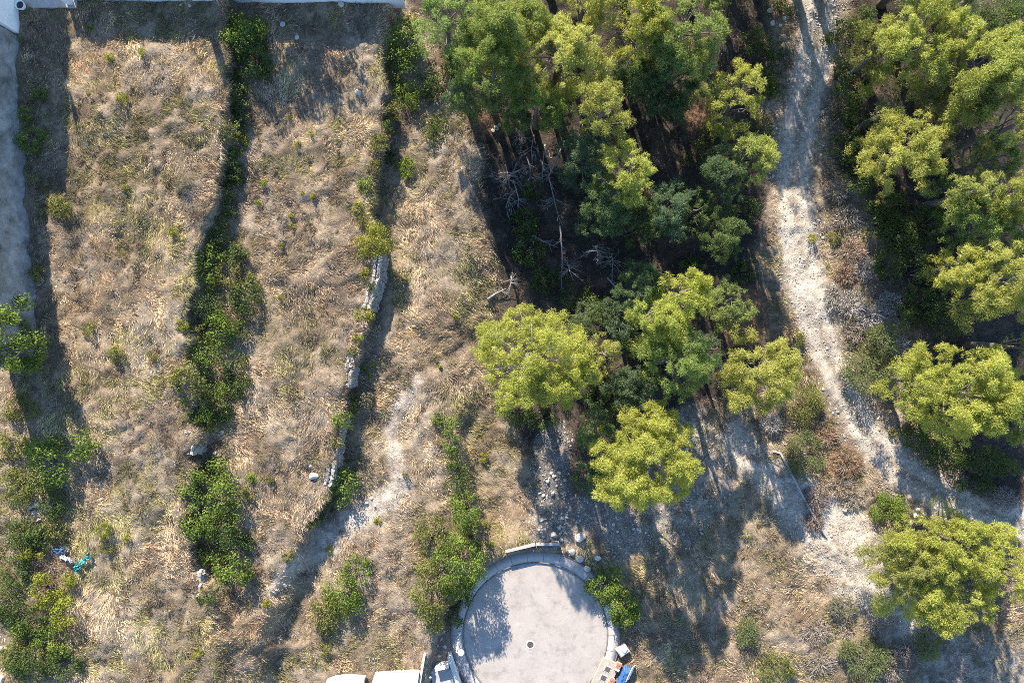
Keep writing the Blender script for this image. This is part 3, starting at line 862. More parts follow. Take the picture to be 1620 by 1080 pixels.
# ------------------------------------------------------------------ boulders
B = boulder
B(497, 752, 8.5, "single large cream boulder standing in dry grass on the middle terrace", 0, sc=(1, .9, 1))
B(492, 737, 4.0, "small cream rock just above the single large cream boulder", 1, name="rock", cat="rock")
B(568, 147, 6.0, "bright white rock in dry grass near the top of the middle terrace", 2, name="rock", cat="rock")
B(918, 849, 10, "largest grey boulder of the cluster above the turning circle", 3, sc=(1, .9, .9))
B(905, 872, 6.5, "sunlit upright cream boulder nearest the turning circle kerb", 4, sc=(.8, 1.1, 1))
B(917, 883, 6.5, "pale boulder lower right of the upright cream boulder", 5)
B(929, 898, 6.5, "round white boulder touching the bright green kerbside shrub", 6)
B(946, 882, 6.0, "grey boulder standing alone above the bright green kerbside shrub", 7)
B(876, 845, 6.0, "white rounded boulder at the end of the low concrete wall", 1)
B(888, 853, 4.0, "smaller rock between the white boulder and the grey boulder", 2, name="rock", cat="rock")
B(857, 822, 4.0, "lone pale rock in the shaded gravel above the low wall", 3, name="rock", cat="rock")
B(1336, 806, 4.5, "white flat rock left of the round green bush on the chalk slope", 4, name="rock", cat="rock")
for i, (a, b, r_) in enumerate(((1448, 815, 6), (1456, 824, 5), (1440, 826, 5), (1462, 812, 4), (1452, 806, 4))):
    B(a, b, r_, near(a, b, "white rubble rock", 9), i, "white rubble rocks beside the round bush", "rock", "rock", rz=i)
for i, (a, b, r_) in enumerate(((1218, 18, 5), (1222, 38, 5), (1240, 30, 4), (1246, 12, 3.5), (1234, 42, 3.5))):
    B(a, b, r_, near(a, b, "bluish white rock beside the top of the track", 9), i + 2, "shaded rocks by the top of the track", "rock", "rock", rz=i)
for i, (a, b, r_) in enumerate(((785, 203, 5), (790, 198, 4), (780, 207, 3.5))):
    B(a, b, r_, near(a, b, "white rock in shade", 9), i + 1, "white rocks under the tall top pines", "rock", "rock", rz=i)
for i, (a, b, r_) in enumerate(((448, 40, 5), (470, 60, 4.5), (540, 8, 6), (300, 10, 3.5), (286, 9, 2.5))):
    B(a, b, r_, near(a, b, "white rock in the boundary wall shade", 9), i + 3, "shaded rocks by the boundary wall", "rock", "rock", rz=i)
for i, (a, b, r_) in enumerate(((60, 798, 6), (55, 810, 5), (62, 822, 4.5), (50, 803, 4), (66, 838, 4), (42, 905, 5), (45, 896, 4), (5, 1070, 6), (30, 1062, 4), (3, 1025, 6))):
    B(a, b, r_, near(a, b, "pale rock among the brambles", 9), i, "pale rocks in the lower left brambles", "rock", "rock", rz=i * 2)
for i in range(46):
    t = R.random(); qx, qy = 876 + R.normal() * 13, 745 + t * 110
    if i > 34: qx, qy = 985 + R.normal() * 30, 845 + R.normal() * 14
    B(qx, qy, R.uniform(1.6, 3.6), "pale loose stone in the shaded rubble patch above the turning circle", i, "loose stones in the shaded rubble patch", "stone", "stone", rz=i)
for i, (a, b, r_) in enumerate(((580, 795, 3), (588, 788, 3), (593, 800, 2.5), (340, 716, 3.5), (352, 683, 4), (310, 715, 3), (320, 718, 3), (318, 925, 4), (314, 942, 3.5), (692, 1020, 3), (698, 1010, 3), (704, 1022, 3.5), (695, 1036, 3), (702, 998, 3), (683, 1062, 3), (680, 1070, 3.5))):
    B(a, b, r_, near(a, b, "pale loose stone", 9), i, "loose stones along the terrace banks", "stone", "stone", rz=i)

# scraps of netting
def scrap(px_, py_, w, h_, mat, label, seed):
    rng = np.random.default_rng(seed); g = ground(px_, py_)
    v, f = [], []; n_ = 12
    for j in range(n_):
        for i in range(n_):
            u_, q_ = i / (n_ - 1) - .5, j / (n_ - 1) - .5
            k = .6 + .7 * vnoise(i * .7 + seed, j * .7, seed)
            v.append((u_ * w * k + .1 * math.sin(j), q_ * h_ * k + .1 * math.sin(i * 1.3), .12 + .38 * vnoise(i * .8, j * .8, seed + 3)))
    for j in range(n_ - 1):
        for i in range(n_ - 1):
            if vnoise(i * 1.1, j * 1.1, seed + 9) < .75:
                a_ = j * n_ + i; f.append((a_, a_ + 1, a_ + n_ + 1, a_ + n_))
    o = MB().add(v, f).build("netting", mat); o.location = tuple(g + np.array([0, 0, .15])); o.rotation_euler = (0, 0, rng.random() * 3)
    return tag(o, label, "netting")
scrap(128, 893, .95, .55, M_TURQ, "bright turquoise scrap of netting in dry grass at the lower left", 1)
scrap(141, 882, .9, .4, M_TURQ, "darker teal scrap of netting upper right of the bright turquoise scrap", 2)
scrap(100, 868, .9, .55, M_NAVY, "blue scrap of netting in the bramble shade left of the teal scraps", 3)
scrap(110, 880, 1.1, .22, M_WHITE, "crumpled whitish plastic strip between the blue and turquoise scraps", 4)

# ------------------------------------------------------------------ fallen and dead wood
def dead_limb(px0, py0, px1, py1, r0, label, nb=6, z0=.25, z1=.4, spread=1.0, seed=0, group=None, name="fallen_branch", cat="fallen branch"):
    rng = np.random.default_rng(seed + int(px0))
    g0, g1 = ground(px0, py0), ground(px1, py1)
    a = np.array([0, 0, z0]); b = g1 - g0 + np.array([0, 0, z1])
    root = thing(name, label, cat, tuple(g0), 0, group)
    L = np.linalg.norm(b - a); mid_ = (a + b) / 2 + np.array([rng.normal() * .08 * L, rng.normal() * .05 * L, .05])
    MB().tube([a, mid_, b], [r0, r0 * .75, r0 * .35], 7).build("trunk", M_DEAD, root, True)
    d = unit(b - a)
    for k in range(nb):
        t = rng.uniform(.3, 1); q0 = a + (mid_ - a) * t * 2 if t < .5 else mid_ + (b - mid_) * (t - .5) * 2
        s_ = unit(np.cross(d, (0, 0, 1))) * rng.choice((-1, 1)); e = q0 + (d * rng.uniform(.3, .9) + s_ * rng.uniform(.4, 1) + np.array([0, 0, rng.uniform(-.05, .35)])) * spread * rng.uniform(.6, 1.3)
        mb = MB().tube([q0, (q0 + e) / 2 + rng.normal(size=3) * .05, e], [r0 * .35, r0 * .25, .012], 5)
        for _ in range(5):
            u_ = rng.random(); q1 = q0 + (e - q0) * u_
            mb.tube([q1, q1 + (unit(e - q0) + rng.normal(size=3) * .5) * .45 * spread], [r0 * .12 + .008, .006], 4)
        mb.build("branch", M_DEAD, root, True)
    return root
dead_limb(772, 474, 801, 457, .16, "pale bare log lying in dry grass at the edge of the wood", 3, .25, .3, .7, 1, name="fallen_log", cat="log")
dead_limb(893, 225, 880, 340, .09, "long dead trunk lying across the shaded clearing below the top pines", 9, .5, 1.4, 1.3, 2, name="fallen_tree", cat="fallen tree")
dead_limb(885, 360, 888, 460, .08, "thin straight dead pole in the shaded clearing", 3, 1.2, .4, .6, 3, name="fallen_pole", cat="fallen pole")
dead_limb(815, 205, 832, 228, .09, "forked grey branch at the upper left of the shaded clearing", 5, .4, .5, 1.1, 4)
dead_limb(833, 250, 838, 285, .08, "grey forked branch in the middle of the shaded clearing", 5, .4, .5, 1.0, 5)
dead_limb(826, 270, 795, 290, .09, "grey branch pointing left in the shaded clearing", 6, .4, .4, 1.2, 6)
for i, (a, b, c, d_) in enumerate(((800, 262, 806, 300), (812, 285, 820, 335), (845, 215, 842, 262), (862, 230, 858, 290), (790, 275, 830, 268), (818, 300, 800, 330), (850, 280, 872, 262))):
    dead_limb(a, b, c, d_, .07, near(a, b, "thin grey dead branch", 9), 7, .35, .45, 1.1, 20 + i, "dead branches heaped in the clearing")
dead_limb(842, 373, 880, 392, .10, "brown slanting branch between the two bluish dead crowns", 4, .5, .5, .9, 7)
dead_limb(960, 440, 985, 470, .09, "grey branch beside the dark pine in the lower clearing", 5, .4, .5, 1.0, 8)
for i, (a, b, h_, lab) in enumerate(((897, 418, 3.0, "bluish grey dead pine crown low in the shaded clearing"), (938, 388, 3.2, "bluish grey dead pine crown just below the large sunlit double pine"), (808, 435, 1.6, "grey dead shrub at the left edge of the clearing above the log"), (965, 405, 2.2, "brown dead brushwood right of the bluish dead crowns"))):
    rng = np.random.default_rng(300 + i); g = ground(a, b)
    root = thing("dead_pine", lab, "dead tree", tuple(g))
    MB().tube([(0, 0, -.2), (.1, -.4, h_ * .5), (.0, -1.0, h_)], [.13, .09, .03], 6).build("trunk", M_DEAD, root, True)
    for k in range(13):
        t = rng.uniform(.25, 1); q0 = np.array([.1 * (1 - abs(2 * t - 1)), -1.0 * t ** 1.2, h_ * t]); th = rng.random() * 6.28
        e = q0 + np.array([math.cos(th), math.sin(th) - .3, -.35]) * rng.uniform(.6, 1.5)
        mb = MB().tube([q0, (q0 + e) / 2 + (0, 0, .12), e], [.035, .022, .008], 5)
        for _ in range(9):
            q1 = q0 + (e - q0) * rng.uniform(.25, 1); mb.tube([q1, q1 + (unit(e - q0) * .7 + rng.normal(size=3) * .5) * .45], [.014, .005], 3)
        mb.build("branch", M_DEAD, root, True)

# ------------------------------------------------------------------ pines: px, py, rx, ry, height, kind, label
PINES = [
 (700, 32, 58, 58, 10.5, "mid", "pine at the top edge, just right of the leafy green top shrub"),
 (800, 40, 78, 66, 13.0, "mid", "tall dense green pine at the top, left one of the big top group"),
 (775, 118, 66, 60, 11.0, "mid", "green pine whose lower edge overhangs the red-brown needle litter patch"),
 (885, 95, 76, 74, 12.5, "bright", "top pine with yellow clumps above the shaded clearing"),
 (850, 165, 52, 40, 9.5, "mid", "shaded green lower pine at the top edge of the dark clearing"),
 (925, 12, 52, 42, 12.0, "bright", "bright pine cut by the top edge between the two big top pines"),
 (1015, 55, 52, 54, 12.5, "bright", "bright yellow-green round pine top left of the wide top pine"),
 (1085, 45, 78, 74, 12.0, "mid", "wide top pine whose yellow right side faces the track"),
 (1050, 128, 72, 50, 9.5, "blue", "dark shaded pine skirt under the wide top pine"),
 (1166, 152, 50, 54, 11.0, "bright", "grey-green pine standing alone beside the shaded upper track"),
 (952, 184, 52, 50, 14.5, "bright", "pine with a bright crest and dark skirt right of the clearing"),
 (928, 248, 38, 52, 8.5, "blue", "shade-coloured pine below the bright crested pine"),
 (988, 276, 56, 54, 13.5, "bright", "sunlit pine in the middle of the wood, upper half of the sunlit double pine"),
 (968, 325, 54, 56, 9.0, "blue", "shade-coloured drooping pine directly under the sunlit double pine"),
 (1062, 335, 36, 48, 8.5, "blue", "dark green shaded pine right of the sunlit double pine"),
 (1188, 250, 36, 44, 10.0, "bright", "bright pine crown leaning over the left edge of the track"),
 (1142, 278, 42, 50, 8.5, "blue", "shade-coloured pine just left of the bright crown by the track"),
 (738, 150, 36, 32, 6.5, "blue", "low shaded pine skirt nearest the leafy green top shrub"),
 (800, 168, 44, 32, 7.0, "blue", "low shaded pine skirt right over the red-brown litter patch"),
 (885, 176, 38, 32, 7.0, "blue", "low shaded pine skirt between the clearing and the bright crested pine"),
 (1505, 62, 50, 42, 11.0, "bright", "bright pine joining the broad upper right pine to the huge corner pine"),
 (1575, 248, 40, 34, 10.0, "mid", "greener pine between the huge corner pine and the flat-topped pair"),
 (1600, 370, 36, 30, 9.5, "mid", "greener pine at the right edge between the flat-topped pair and the broad flat pine"),
 (1000, 120, 40, 40, 8.0, "blue", "added shade-coloured filler pine in the gap between the two big top pines"),  # this run of dark filler pines is added to deepen the wood's shade
 (1010, 350, 44, 40, 7.0, "blue", "added shade-coloured low pine filling the shade under the sunlit double pine"),
 (1105, 330, 34, 44, 7.0, "blue", "added shade-coloured filler pine midway between the sunlit double pine and the track"),
 (1000, 610, 40, 40, 6.5, "blue", "added shade-coloured filler pine between the double pine and the big round bright pine"),
 (925, 500, 30, 34, 6.0, "blue", "added shade-coloured filler pine right above the small squeezed pine"),
 (1120, 560, 30, 40, 7.0, "blue", "added shade-coloured filler pine at the right foot of the tall double pine"),
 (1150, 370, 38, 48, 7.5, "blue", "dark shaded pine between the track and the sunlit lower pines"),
 (842, 568, 100, 94, 14.0, "bright", "wide open pine with bare grey branches showing in its centre"),
 (959, 556, 27, 38, 8.0, "bright", "small pine squeezed between the open-centred pine and the tall double pine"),
 (1085, 468, 48, 50, 14.0, "bright", "upper crown of the tall sunlit double pine in the middle right"),
 (1040, 512, 48, 50, 13.5, "bright", "left crown of the tall sunlit double pine"),
 (1075, 575, 62, 62, 13.5, "mid", "lower crown of the tall sunlit double pine, shaded on its lower right"),
 (1012, 462, 40, 46, 8.5, "blue", "shade-coloured pine hidden behind the left of the tall double pine"),
 (985, 508, 34, 44, 7.0, "blue", "shade-coloured pine between the open-centred pine and the double pine"),
 (1158, 482, 34, 42, 7.5, "mid", "small dark green pine beside the red-brown needle bank"),
 (1204, 586, 57, 68, 9.0, "bright", "airy bright pine standing by the left edge of the chalk track"),
 (1024, 730, 93, 88, 12.0, "bright", "big round bright pine standing alone above the turning circle"),
 (945, 680, 32, 48, 6.5, "blue", "dark shaded pine left of the big round bright pine"),
 (930, 758, 24, 36, 5.0, "blue", "low dark shaded pine at the lower left of the big round bright pine"),
 (1452, 62, 68, 58, 12.0, "bright", "bright broad pine at the upper right beside the track"),
 (1395, 78, 40, 34, 9.5, "grey", "grey-green pine edge left of the bright broad upper right pine"),
 (1555, 110, 76, 66, 13.0, "bright", "huge yellow-green pine in the upper right corner"),
 (1510, 160, 54, 50, 10.5, "grey", "lower side of the huge upper right pine, coloured dull for its shade"),  # the crown's shaded lower side, painted in a duller green
 (1598, 195, 50, 44, 12.0, "bright", "bright pine cut by the right edge below the huge corner pine"),
 (1438, 238, 62, 62, 11.5, "bright", "bright pine by itself beside the dark right-hand thicket"),
 (1402, 172, 28, 22, 8.0, "grey", "small grey-green pine tip above the single bright right pine"),
 (1540, 300, 46, 40, 11.0, "bright", "bright pine with an uneven top near the right edge, above the flat-topped pair"),
 (1600, 310, 44, 46, 12.0, "bright", "bright pine touching the right edge, right one of the flat-topped pair"),
 (1548, 348, 44, 36, 10.0, "mid", "lower pine of the flat-topped pair near the right edge"),
 (1520, 425, 36, 44, 9.0, "bright", "narrow bright pine left of the broad flat right-edge pine"),
 (1582, 442, 62, 62, 12.0, "bright", "broad flat bright pine on the right edge at mid height"),
 (1528, 620, 105, 88, 11.5, "bright", "very large bright round pine at the right edge below the dark gap"),
 (1452, 606, 40, 42, 8.0, "bright", "pale left shoulder pine of the very large right-edge pine"),
 (1606, 660, 40, 46, 9.0, "mid", "darker pine cut by the right edge beside the very large pine"),
 (1614, 545, 16, 24, 10.0, "bright", "sliver of a bright pine at the right edge above the very large pine"),
 (1520, 865, 122, 60, 9.0, "bright", "wide yellow-green pine at the lower right, upper part of its group"),
 (1446, 892, 68, 58, 8.0, "bright", "left-hand yellow-green pine of the lower right group"),
 (1500, 948, 104, 56, 8.0, "bright", "lowest brightest pine of the lower right group, above the shaded pale ground"),
 (1600, 905, 44, 60, 9.0, "bright", "lower right group pine cut by the right edge"),
]
for i, (a, b, rx, ry, h_, kd, lab) in enumerate(PINES):
    pine(a, b, rx, ry, h_, lab, kd, rot=0.0, seed=1000 + i, openness=.22 if (a, b) == (842, 568) else 0.0,
         limb_mat=M_DEAD if (a, b) in ((842, 568), (1204, 586)) else None)
# pines just beyond the top edge, whose shade lies over the upper track and the top of the wood
for i, (a, b, r_, h_) in enumerate(((1190, -120, 80, 12), (1245, -130, 80, 13), (1150, -190, 80, 14), (1310, -190, 80, 14), (1130, -60, 60, 12), (1010, -70, 70, 12), (880, -80, 70, 12), (1345, -110, 60, 11), (1480, -70, 80, 12), (1590, -40, 70, 13), (1230, -250, 80, 13))):
    pine(a, b, r_, r_ * .9, h_, near(a, b, "pine beyond the top edge", 25), "mid", seed=1200 + i, dens=.33, group="pines beyond the top edge")

# ------------------------------------------------------------------ broad-leaved trees and shrubs that stand out, some added for their shadows
S = shrub
S(448, -130, 62, 58, 9.0, "unseen leafy tree added beyond the pale boundary wall to widen the middle terrace shade", "green", "tree", "leafy_tree", leaf=.42, dens=1.5)  # out of view, added to widen the round tree's shadow
S(348, -150, 88, 80, 9.5, "round leafy tree beyond the top boundary wall that shades the middle terrace", "green", "tree", "leafy_tree", leaf=.42, dens=1.7)
S(10, 536, 36, 70, 7.0, "bright green leafy tree in front of the rough grey wall at the left edge", "green", "tree", "leafy_tree", leaf=.24, dens=2.2)
S(380, 52, 46, 44, 3.4, "feathery bright green shrub at the top of the upper terrace edge", "green", leaf=.24)
S(402, 92, 30, 40, 2.6, "lower side under the feathery bright green shrub, coloured dark for its shade", "dark", leaf=.22)  # shaded underside put into a dark leaf colour
S(640, 62, 34, 50, 3.4, "leafy green shrub at the top beside the first pine", "green", leaf=.22)
S(650, 150, 16, 26, 1.8, "small green shrub in the shade below the leafy top shrub", "green")
S(322, 795, 60, 68, 3.4, "big bright green shrub on the edge of the upper terrace", "green", leaf=.23)
S(355, 838, 32, 36, 2.6, "lower right lobe of the big bright green shrub, coloured dark for shade", "dark", leaf=.22)  # the side away from the sun, its shade painted into the leaves
S(360, 898, 42, 36, 2.4, "dark leafy shrub below the big bright green shrub", "green", leaf=.23)
S(66, 732, 42, 52, 3.0, "leafy green shrub at the left between the wall shadow and the dry grass", "green", leaf=.26)
S(126, 703, 24, 32, 2.2, "small leafy green shrub reaching into the dry grass at the left", "green", leaf=.26)
S(540, 772, 28, 40, 2.2, "leafy shrub just right of the single large cream boulder", "green", leaf=.22)
S(562, 908, 28, 28, 2.0, "upper lobe shrub of the diagonal green clump on the lower terrace", "green", leaf=.2)
S(538, 945, 36, 40, 2.4, "middle and largest shrub of the diagonal green clump on the lower terrace", "green", leaf=.2)
S(512, 975, 26, 36, 2.0, "lower left shrub of the diagonal green clump on the lower terrace", "olive", leaf=.2)
S(712, 690, 18, 38, 2.2, "narrow green shrub at the upper end of the hedge above the turning circle", "green")
S(692, 662, 13, 14, 1.1, "small fresh green shrub heading the hedge above the turning circle", "green")
S(722, 760, 22, 38, 2.8, "dark narrow shrub in the middle of the hedge above the turning circle", "dark")
S(738, 812, 28, 36, 3.8, "green shrub where the hedge widens above the turning circle", "green", dens=1.4)
S(748, 868, 15, 22, 2.6, "dark little shrub added for shadow where the hedge touches the pavement", "dark", dens=1.3)  # added to make the hedge shadow on the road continuous
S(735, 935, 16, 30, 2.6, "dark shrub added for shadow on the bank between the hedge and the pavement", "dark", dens=1.3)  # added with the next shrub to close the gap in the hedge shadow
S(722, 975, 13, 24, 2.2, "low dark shrub added for shadow above the lamp post", "dark", dens=1.3)
S(680, 860, 34, 44, 3.2, "olive green shrub on the left of the wide hedge end", "olive", leaf=.21)
S(722, 900, 44, 52, 4.2, "largest bright green shrub of the hedge beside the turning circle", "green", leaf=.21, dens=1.5)
S(680, 940, 38, 46, 4.2, "dark olive shrub at the lower left of the hedge", "olive", leaf=.2, dens=1.4)
S(686, 985, 20, 30, 3.2, "small shrub at the bottom tip of the hedge near the rubble", "olive")
S(957, 926, 34, 29, 2.8, "bright green kerbside shrub overhanging the pavement, upper lobe", "green", leaf=.2, dens=1.5)
S(983, 962, 35, 35, 3.0, "bright green kerbside shrub below the upper lobe, beside the pavement", "green", leaf=.2, dens=1.5)
S(975, 982, 9, 8, 1.2, "small yellow sprig at the foot of the kerbside shrub", "lime")
S(590, 382, 33, 32, 1.9, "yellow-green shrub spilling over the middle terrace edge", "yellow", leaf=.17)
S(640, 262, 17, 20, 1.2, "bright yellow-green weed clump right of the middle terrace edge", "lime", leaf=.16)
S(1275, 720, 36, 42, 2.2, "round pale sage bush below the chalk track", "sage", leaf=.15, fine=True, dens=1.6)
S(1410, 808, 34, 27, 1.8, "dense round dark green bush on the chalk slope", "green", leaf=.13, dens=1.3)
S(1380, 592, 48, 36, 3.0, "wide mid green bush right of the chalk track", "sage", leaf=.16, fine=True, dens=1.7)
S(1398, 540, 30, 30, 2.6, "fresh green bush above the wide bush right of the chalk track", "sage", leaf=.17, fine=True, dens=1.6)
S(1277, 640, 30, 34, 2.0, "dull olive bush left of the chalk track below the airy pine", "olive", leaf=.14, fine=True, dens=1.5)
S(1262, 536, 15, 20, 1.5, "small olive bush at the track edge above the airy pine", "olive", leaf=.15)
S(1183, 1005, 24, 26, 1.6, "small pale green bush in the shaded lower scrub", "sage", leaf=.15, fine=True, dens=1.5)
S(1230, 1058, 32, 28, 1.6, "yellow-green bush at the bottom edge in the lower scrub", "olive", leaf=.15, fine=True, dens=1.5)
S(1370, 1045, 46, 36, 2.0, "wide grey-green bush at the bottom edge right of the lower scrub", "sage", leaf=.16, fine=True, dens=1.5)
S(1475, 1020, 24, 30, 2.4, "pale green bush under the lower right pines", "sage", leaf=.16, fine=True, dens=1.5)
S(1335, 960, 24, 22, 1.2, "grey-green bush on the chalk slope left of the lower right pines", "grey", leaf=.14, fine=True, dens=1.4)
S(92, 325, 26, 18, 1.5, "rounded olive shrub in the dry grass near the grey wall", "olive", leaf=.17)
S(288, 292, 15, 14, .9, "silvery grey cushion shrub on the upper terrace", "grey", leaf=.12, fine=True, dens=1.5)
S(55, 432, 14, 16, 1.3, "small yellow-green shrub at the foot of the grey wall", "olive")
S(44, 220, 26, 24, 1.8, "green shrub in the wall shade, lower of the two", "green")
S(36, 178, 12, 16, 1.4, "green shrub in the wall shade, upper of the two", "green")
S(60, 145, 14, 10, 1.0, "faint green weed clump in the wall shade", "green")
S(1240, 12, 16, 14, 1.6, "green shrub beside the shaded rocks at the top of the track", "dark")
S(1530, 12, 26, 22, 6.0, "grey-green tree top right of the bright broad upper right pine", "grey", "tree", "leafy_tree", leaf=.16, fine=True, dens=1.4)

# thickets along the terrace edges
for i, (a, b, rx, ry, h_, k) in enumerate(((366, 120, 20, 22, 1.5, "dark"), (378, 185, 18, 22, 1.4, "dark"), (362, 280, 18, 18, 1.3, "dark"), (352, 330, 20, 22, 1.3, "dark"), (335, 380, 22, 20, 1.5, "dark"), (372, 400, 20, 18, 1.2, "dark"), (395, 445, 16, 16, 1.1, "olive"), (375, 520, 22, 22, 1.5, "dark"), (378, 610, 18, 24, 1.3, "dark"), (335, 735, 16, 16, 1.1, "dark"), (318, 880, 18, 20, 1.3, "green"), (385, 860, 16, 18, 1.1, "dark"), (390, 905, 14, 16, 1.0, "green"), (330, 940, 18, 14, 1.0, "dark"), (372, 150, 22, 30, 1.7, "dark"), (362, 205, 24, 26, 1.6, "olive"), (372, 225, 20, 22, 1.5, "yellow"), (358, 258, 24, 28, 1.8, "dark"), (350, 300, 22, 24, 1.5, "dark"), (345, 355, 16, 20, 1.1, "olive"),
        (318, 405, 34, 26, 2.0, "green"), (355, 432, 28, 26, 1.8, "olive"), (312, 440, 30, 28, 2.0, "green"), (385, 470, 28, 34, 2.0, "dark"), (320, 488, 36, 30, 2.1, "dark"), (292, 520, 26, 28, 1.6, "olive"), (345, 520, 32, 32, 2.0, "green"), (318, 560, 36, 32, 2.2, "green"), (360, 570, 26, 30, 1.9, "dark"), (290, 600, 30, 28, 1.9, "olive"), (330, 612, 34, 32, 2.1, "green"), (300, 648, 32, 32, 2.0, "green"), (345, 650, 22, 26, 1.5, "dark"), (318, 670, 20, 18, 1.3, "yellow"))):
    S(a, b, rx, ry, h_, near(a, b, "leafy thicket shrub", rx), k, group="thicket shrubs below the upper terrace", seed=2000 + i, leaf=.17 + .06 * (i % 3) / 2, dens=(.6, .85, 1.1)[i % 3])
for i, (a, b, rx, ry, h_, k) in enumerate(((612, 245, 14, 18, .9, "dark"), (590, 262, 12, 14, .9, "olive"), (606, 200, 14, 16, 1.0, "dark"), (572, 352, 12, 12, .8, "olive"), (588, 455, 9, 9, .6, "dark"), (556, 555, 9, 10, .6, "olive"), (545, 690, 10, 14, .8, "dark"), (515, 800, 14, 14, .9, "olive"), (490, 830, 14, 12, .8, "dark"), (505, 815, 12, 12, .8, "dark"), (455, 880, 12, 12, .7, "olive"), (640, 160, 14, 18, 1.2, "dark"), (622, 110, 20, 22, 1.4, "olive"), (632, 135, 16, 16, 1.2, "green"), (612, 175, 22, 20, 1.2, "olive"), (598, 225, 18, 20, 1.0, "olive"), (578, 290, 15, 20, 1.1, "green"), (568, 328, 16, 12, .9, "yellow"), (576, 432, 9, 10, .8, "yellow"), (575, 497, 17, 14, 1.0, "yellow"), (565, 535, 10, 10, .7, "yellow"), (552, 640, 16, 26, 1.2, "olive"), (540, 665, 18, 22, 1.3, "green"), (576, 632, 16, 18, 1.2, "grey"), (532, 700, 12, 12, .9, "olive"))):
    S(a, b, rx, ry, h_, near(a, b, "low terrace-edge shrub", rx), k, group="low shrubs along the middle terrace edge", seed=2100 + i, leaf=.17)
for i, (a, b, rx, ry, h_, k) in enumerate(((30, 650, 30, 22, 1.6, "olive"), (15, 700, 26, 24, 1.4, "olive"), (22, 770, 30, 32, 1.6, "olive"), (60, 850, 26, 20, 1.3, "dark"), (88, 840, 20, 16, 1.2, "olive"), (30, 850, 28, 26, 1.5, "dark"), (45, 878, 20, 10, 1.0, "yellow"), (20, 905, 24, 26, 1.4, "dark"), (62, 935, 20, 28, 1.7, "yellow"), (100, 958, 22, 42, 1.9, "yellow"), (45, 985, 36, 26, 1.6, "dark"), (28, 1000, 22, 12, 1.4, "green"), (78, 1020, 32, 26, 1.7, "green"), (40, 1050, 36, 30, 1.8, "dark"), (95, 1050, 26, 26, 1.6, "dark"), (18, 1042, 22, 26, 1.6, "olive"), (5, 960, 20, 30, 1.4, "dark"), (80, 800, 22, 24, 1.4, "dark"))):
    S(a, b, rx * 1.15, ry * 1.15, h_ * 1.1, near(a, b, "bramble shrub", rx), k, group="brambles at the lower left", seed=2200 + i, leaf=.19)
# dark thicket right of the track and below the right-hand pines
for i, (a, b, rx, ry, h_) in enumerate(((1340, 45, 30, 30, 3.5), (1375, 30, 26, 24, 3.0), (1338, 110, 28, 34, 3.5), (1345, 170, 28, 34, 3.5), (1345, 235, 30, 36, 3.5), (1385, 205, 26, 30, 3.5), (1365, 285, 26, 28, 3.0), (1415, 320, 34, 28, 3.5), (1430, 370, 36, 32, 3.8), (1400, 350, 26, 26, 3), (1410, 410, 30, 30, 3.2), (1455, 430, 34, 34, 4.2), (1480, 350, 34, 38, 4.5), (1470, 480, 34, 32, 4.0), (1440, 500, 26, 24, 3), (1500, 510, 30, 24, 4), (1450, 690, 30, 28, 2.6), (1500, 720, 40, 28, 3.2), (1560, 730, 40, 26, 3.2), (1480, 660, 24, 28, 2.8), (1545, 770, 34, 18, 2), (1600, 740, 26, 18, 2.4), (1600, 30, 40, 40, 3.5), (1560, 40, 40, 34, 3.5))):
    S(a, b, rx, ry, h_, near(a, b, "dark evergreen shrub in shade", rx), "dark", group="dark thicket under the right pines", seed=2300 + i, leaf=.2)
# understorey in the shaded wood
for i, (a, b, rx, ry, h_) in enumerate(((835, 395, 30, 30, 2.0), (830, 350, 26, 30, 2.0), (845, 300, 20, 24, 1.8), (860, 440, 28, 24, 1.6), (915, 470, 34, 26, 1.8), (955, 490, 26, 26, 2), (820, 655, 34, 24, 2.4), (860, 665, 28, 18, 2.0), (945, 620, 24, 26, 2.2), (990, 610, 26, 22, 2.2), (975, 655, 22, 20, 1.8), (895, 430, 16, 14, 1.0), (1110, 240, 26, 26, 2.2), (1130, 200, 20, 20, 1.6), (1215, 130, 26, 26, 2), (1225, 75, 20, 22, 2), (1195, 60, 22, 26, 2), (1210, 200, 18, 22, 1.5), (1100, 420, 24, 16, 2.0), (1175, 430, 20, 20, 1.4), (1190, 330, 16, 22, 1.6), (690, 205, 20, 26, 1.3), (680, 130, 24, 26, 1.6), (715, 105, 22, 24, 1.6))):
    S(a, b, rx, ry, h_, near(a, b, "dark understorey shrub", rx), "dark", group="understorey shrubs in the shaded wood", seed=2400 + i, leaf=.19)
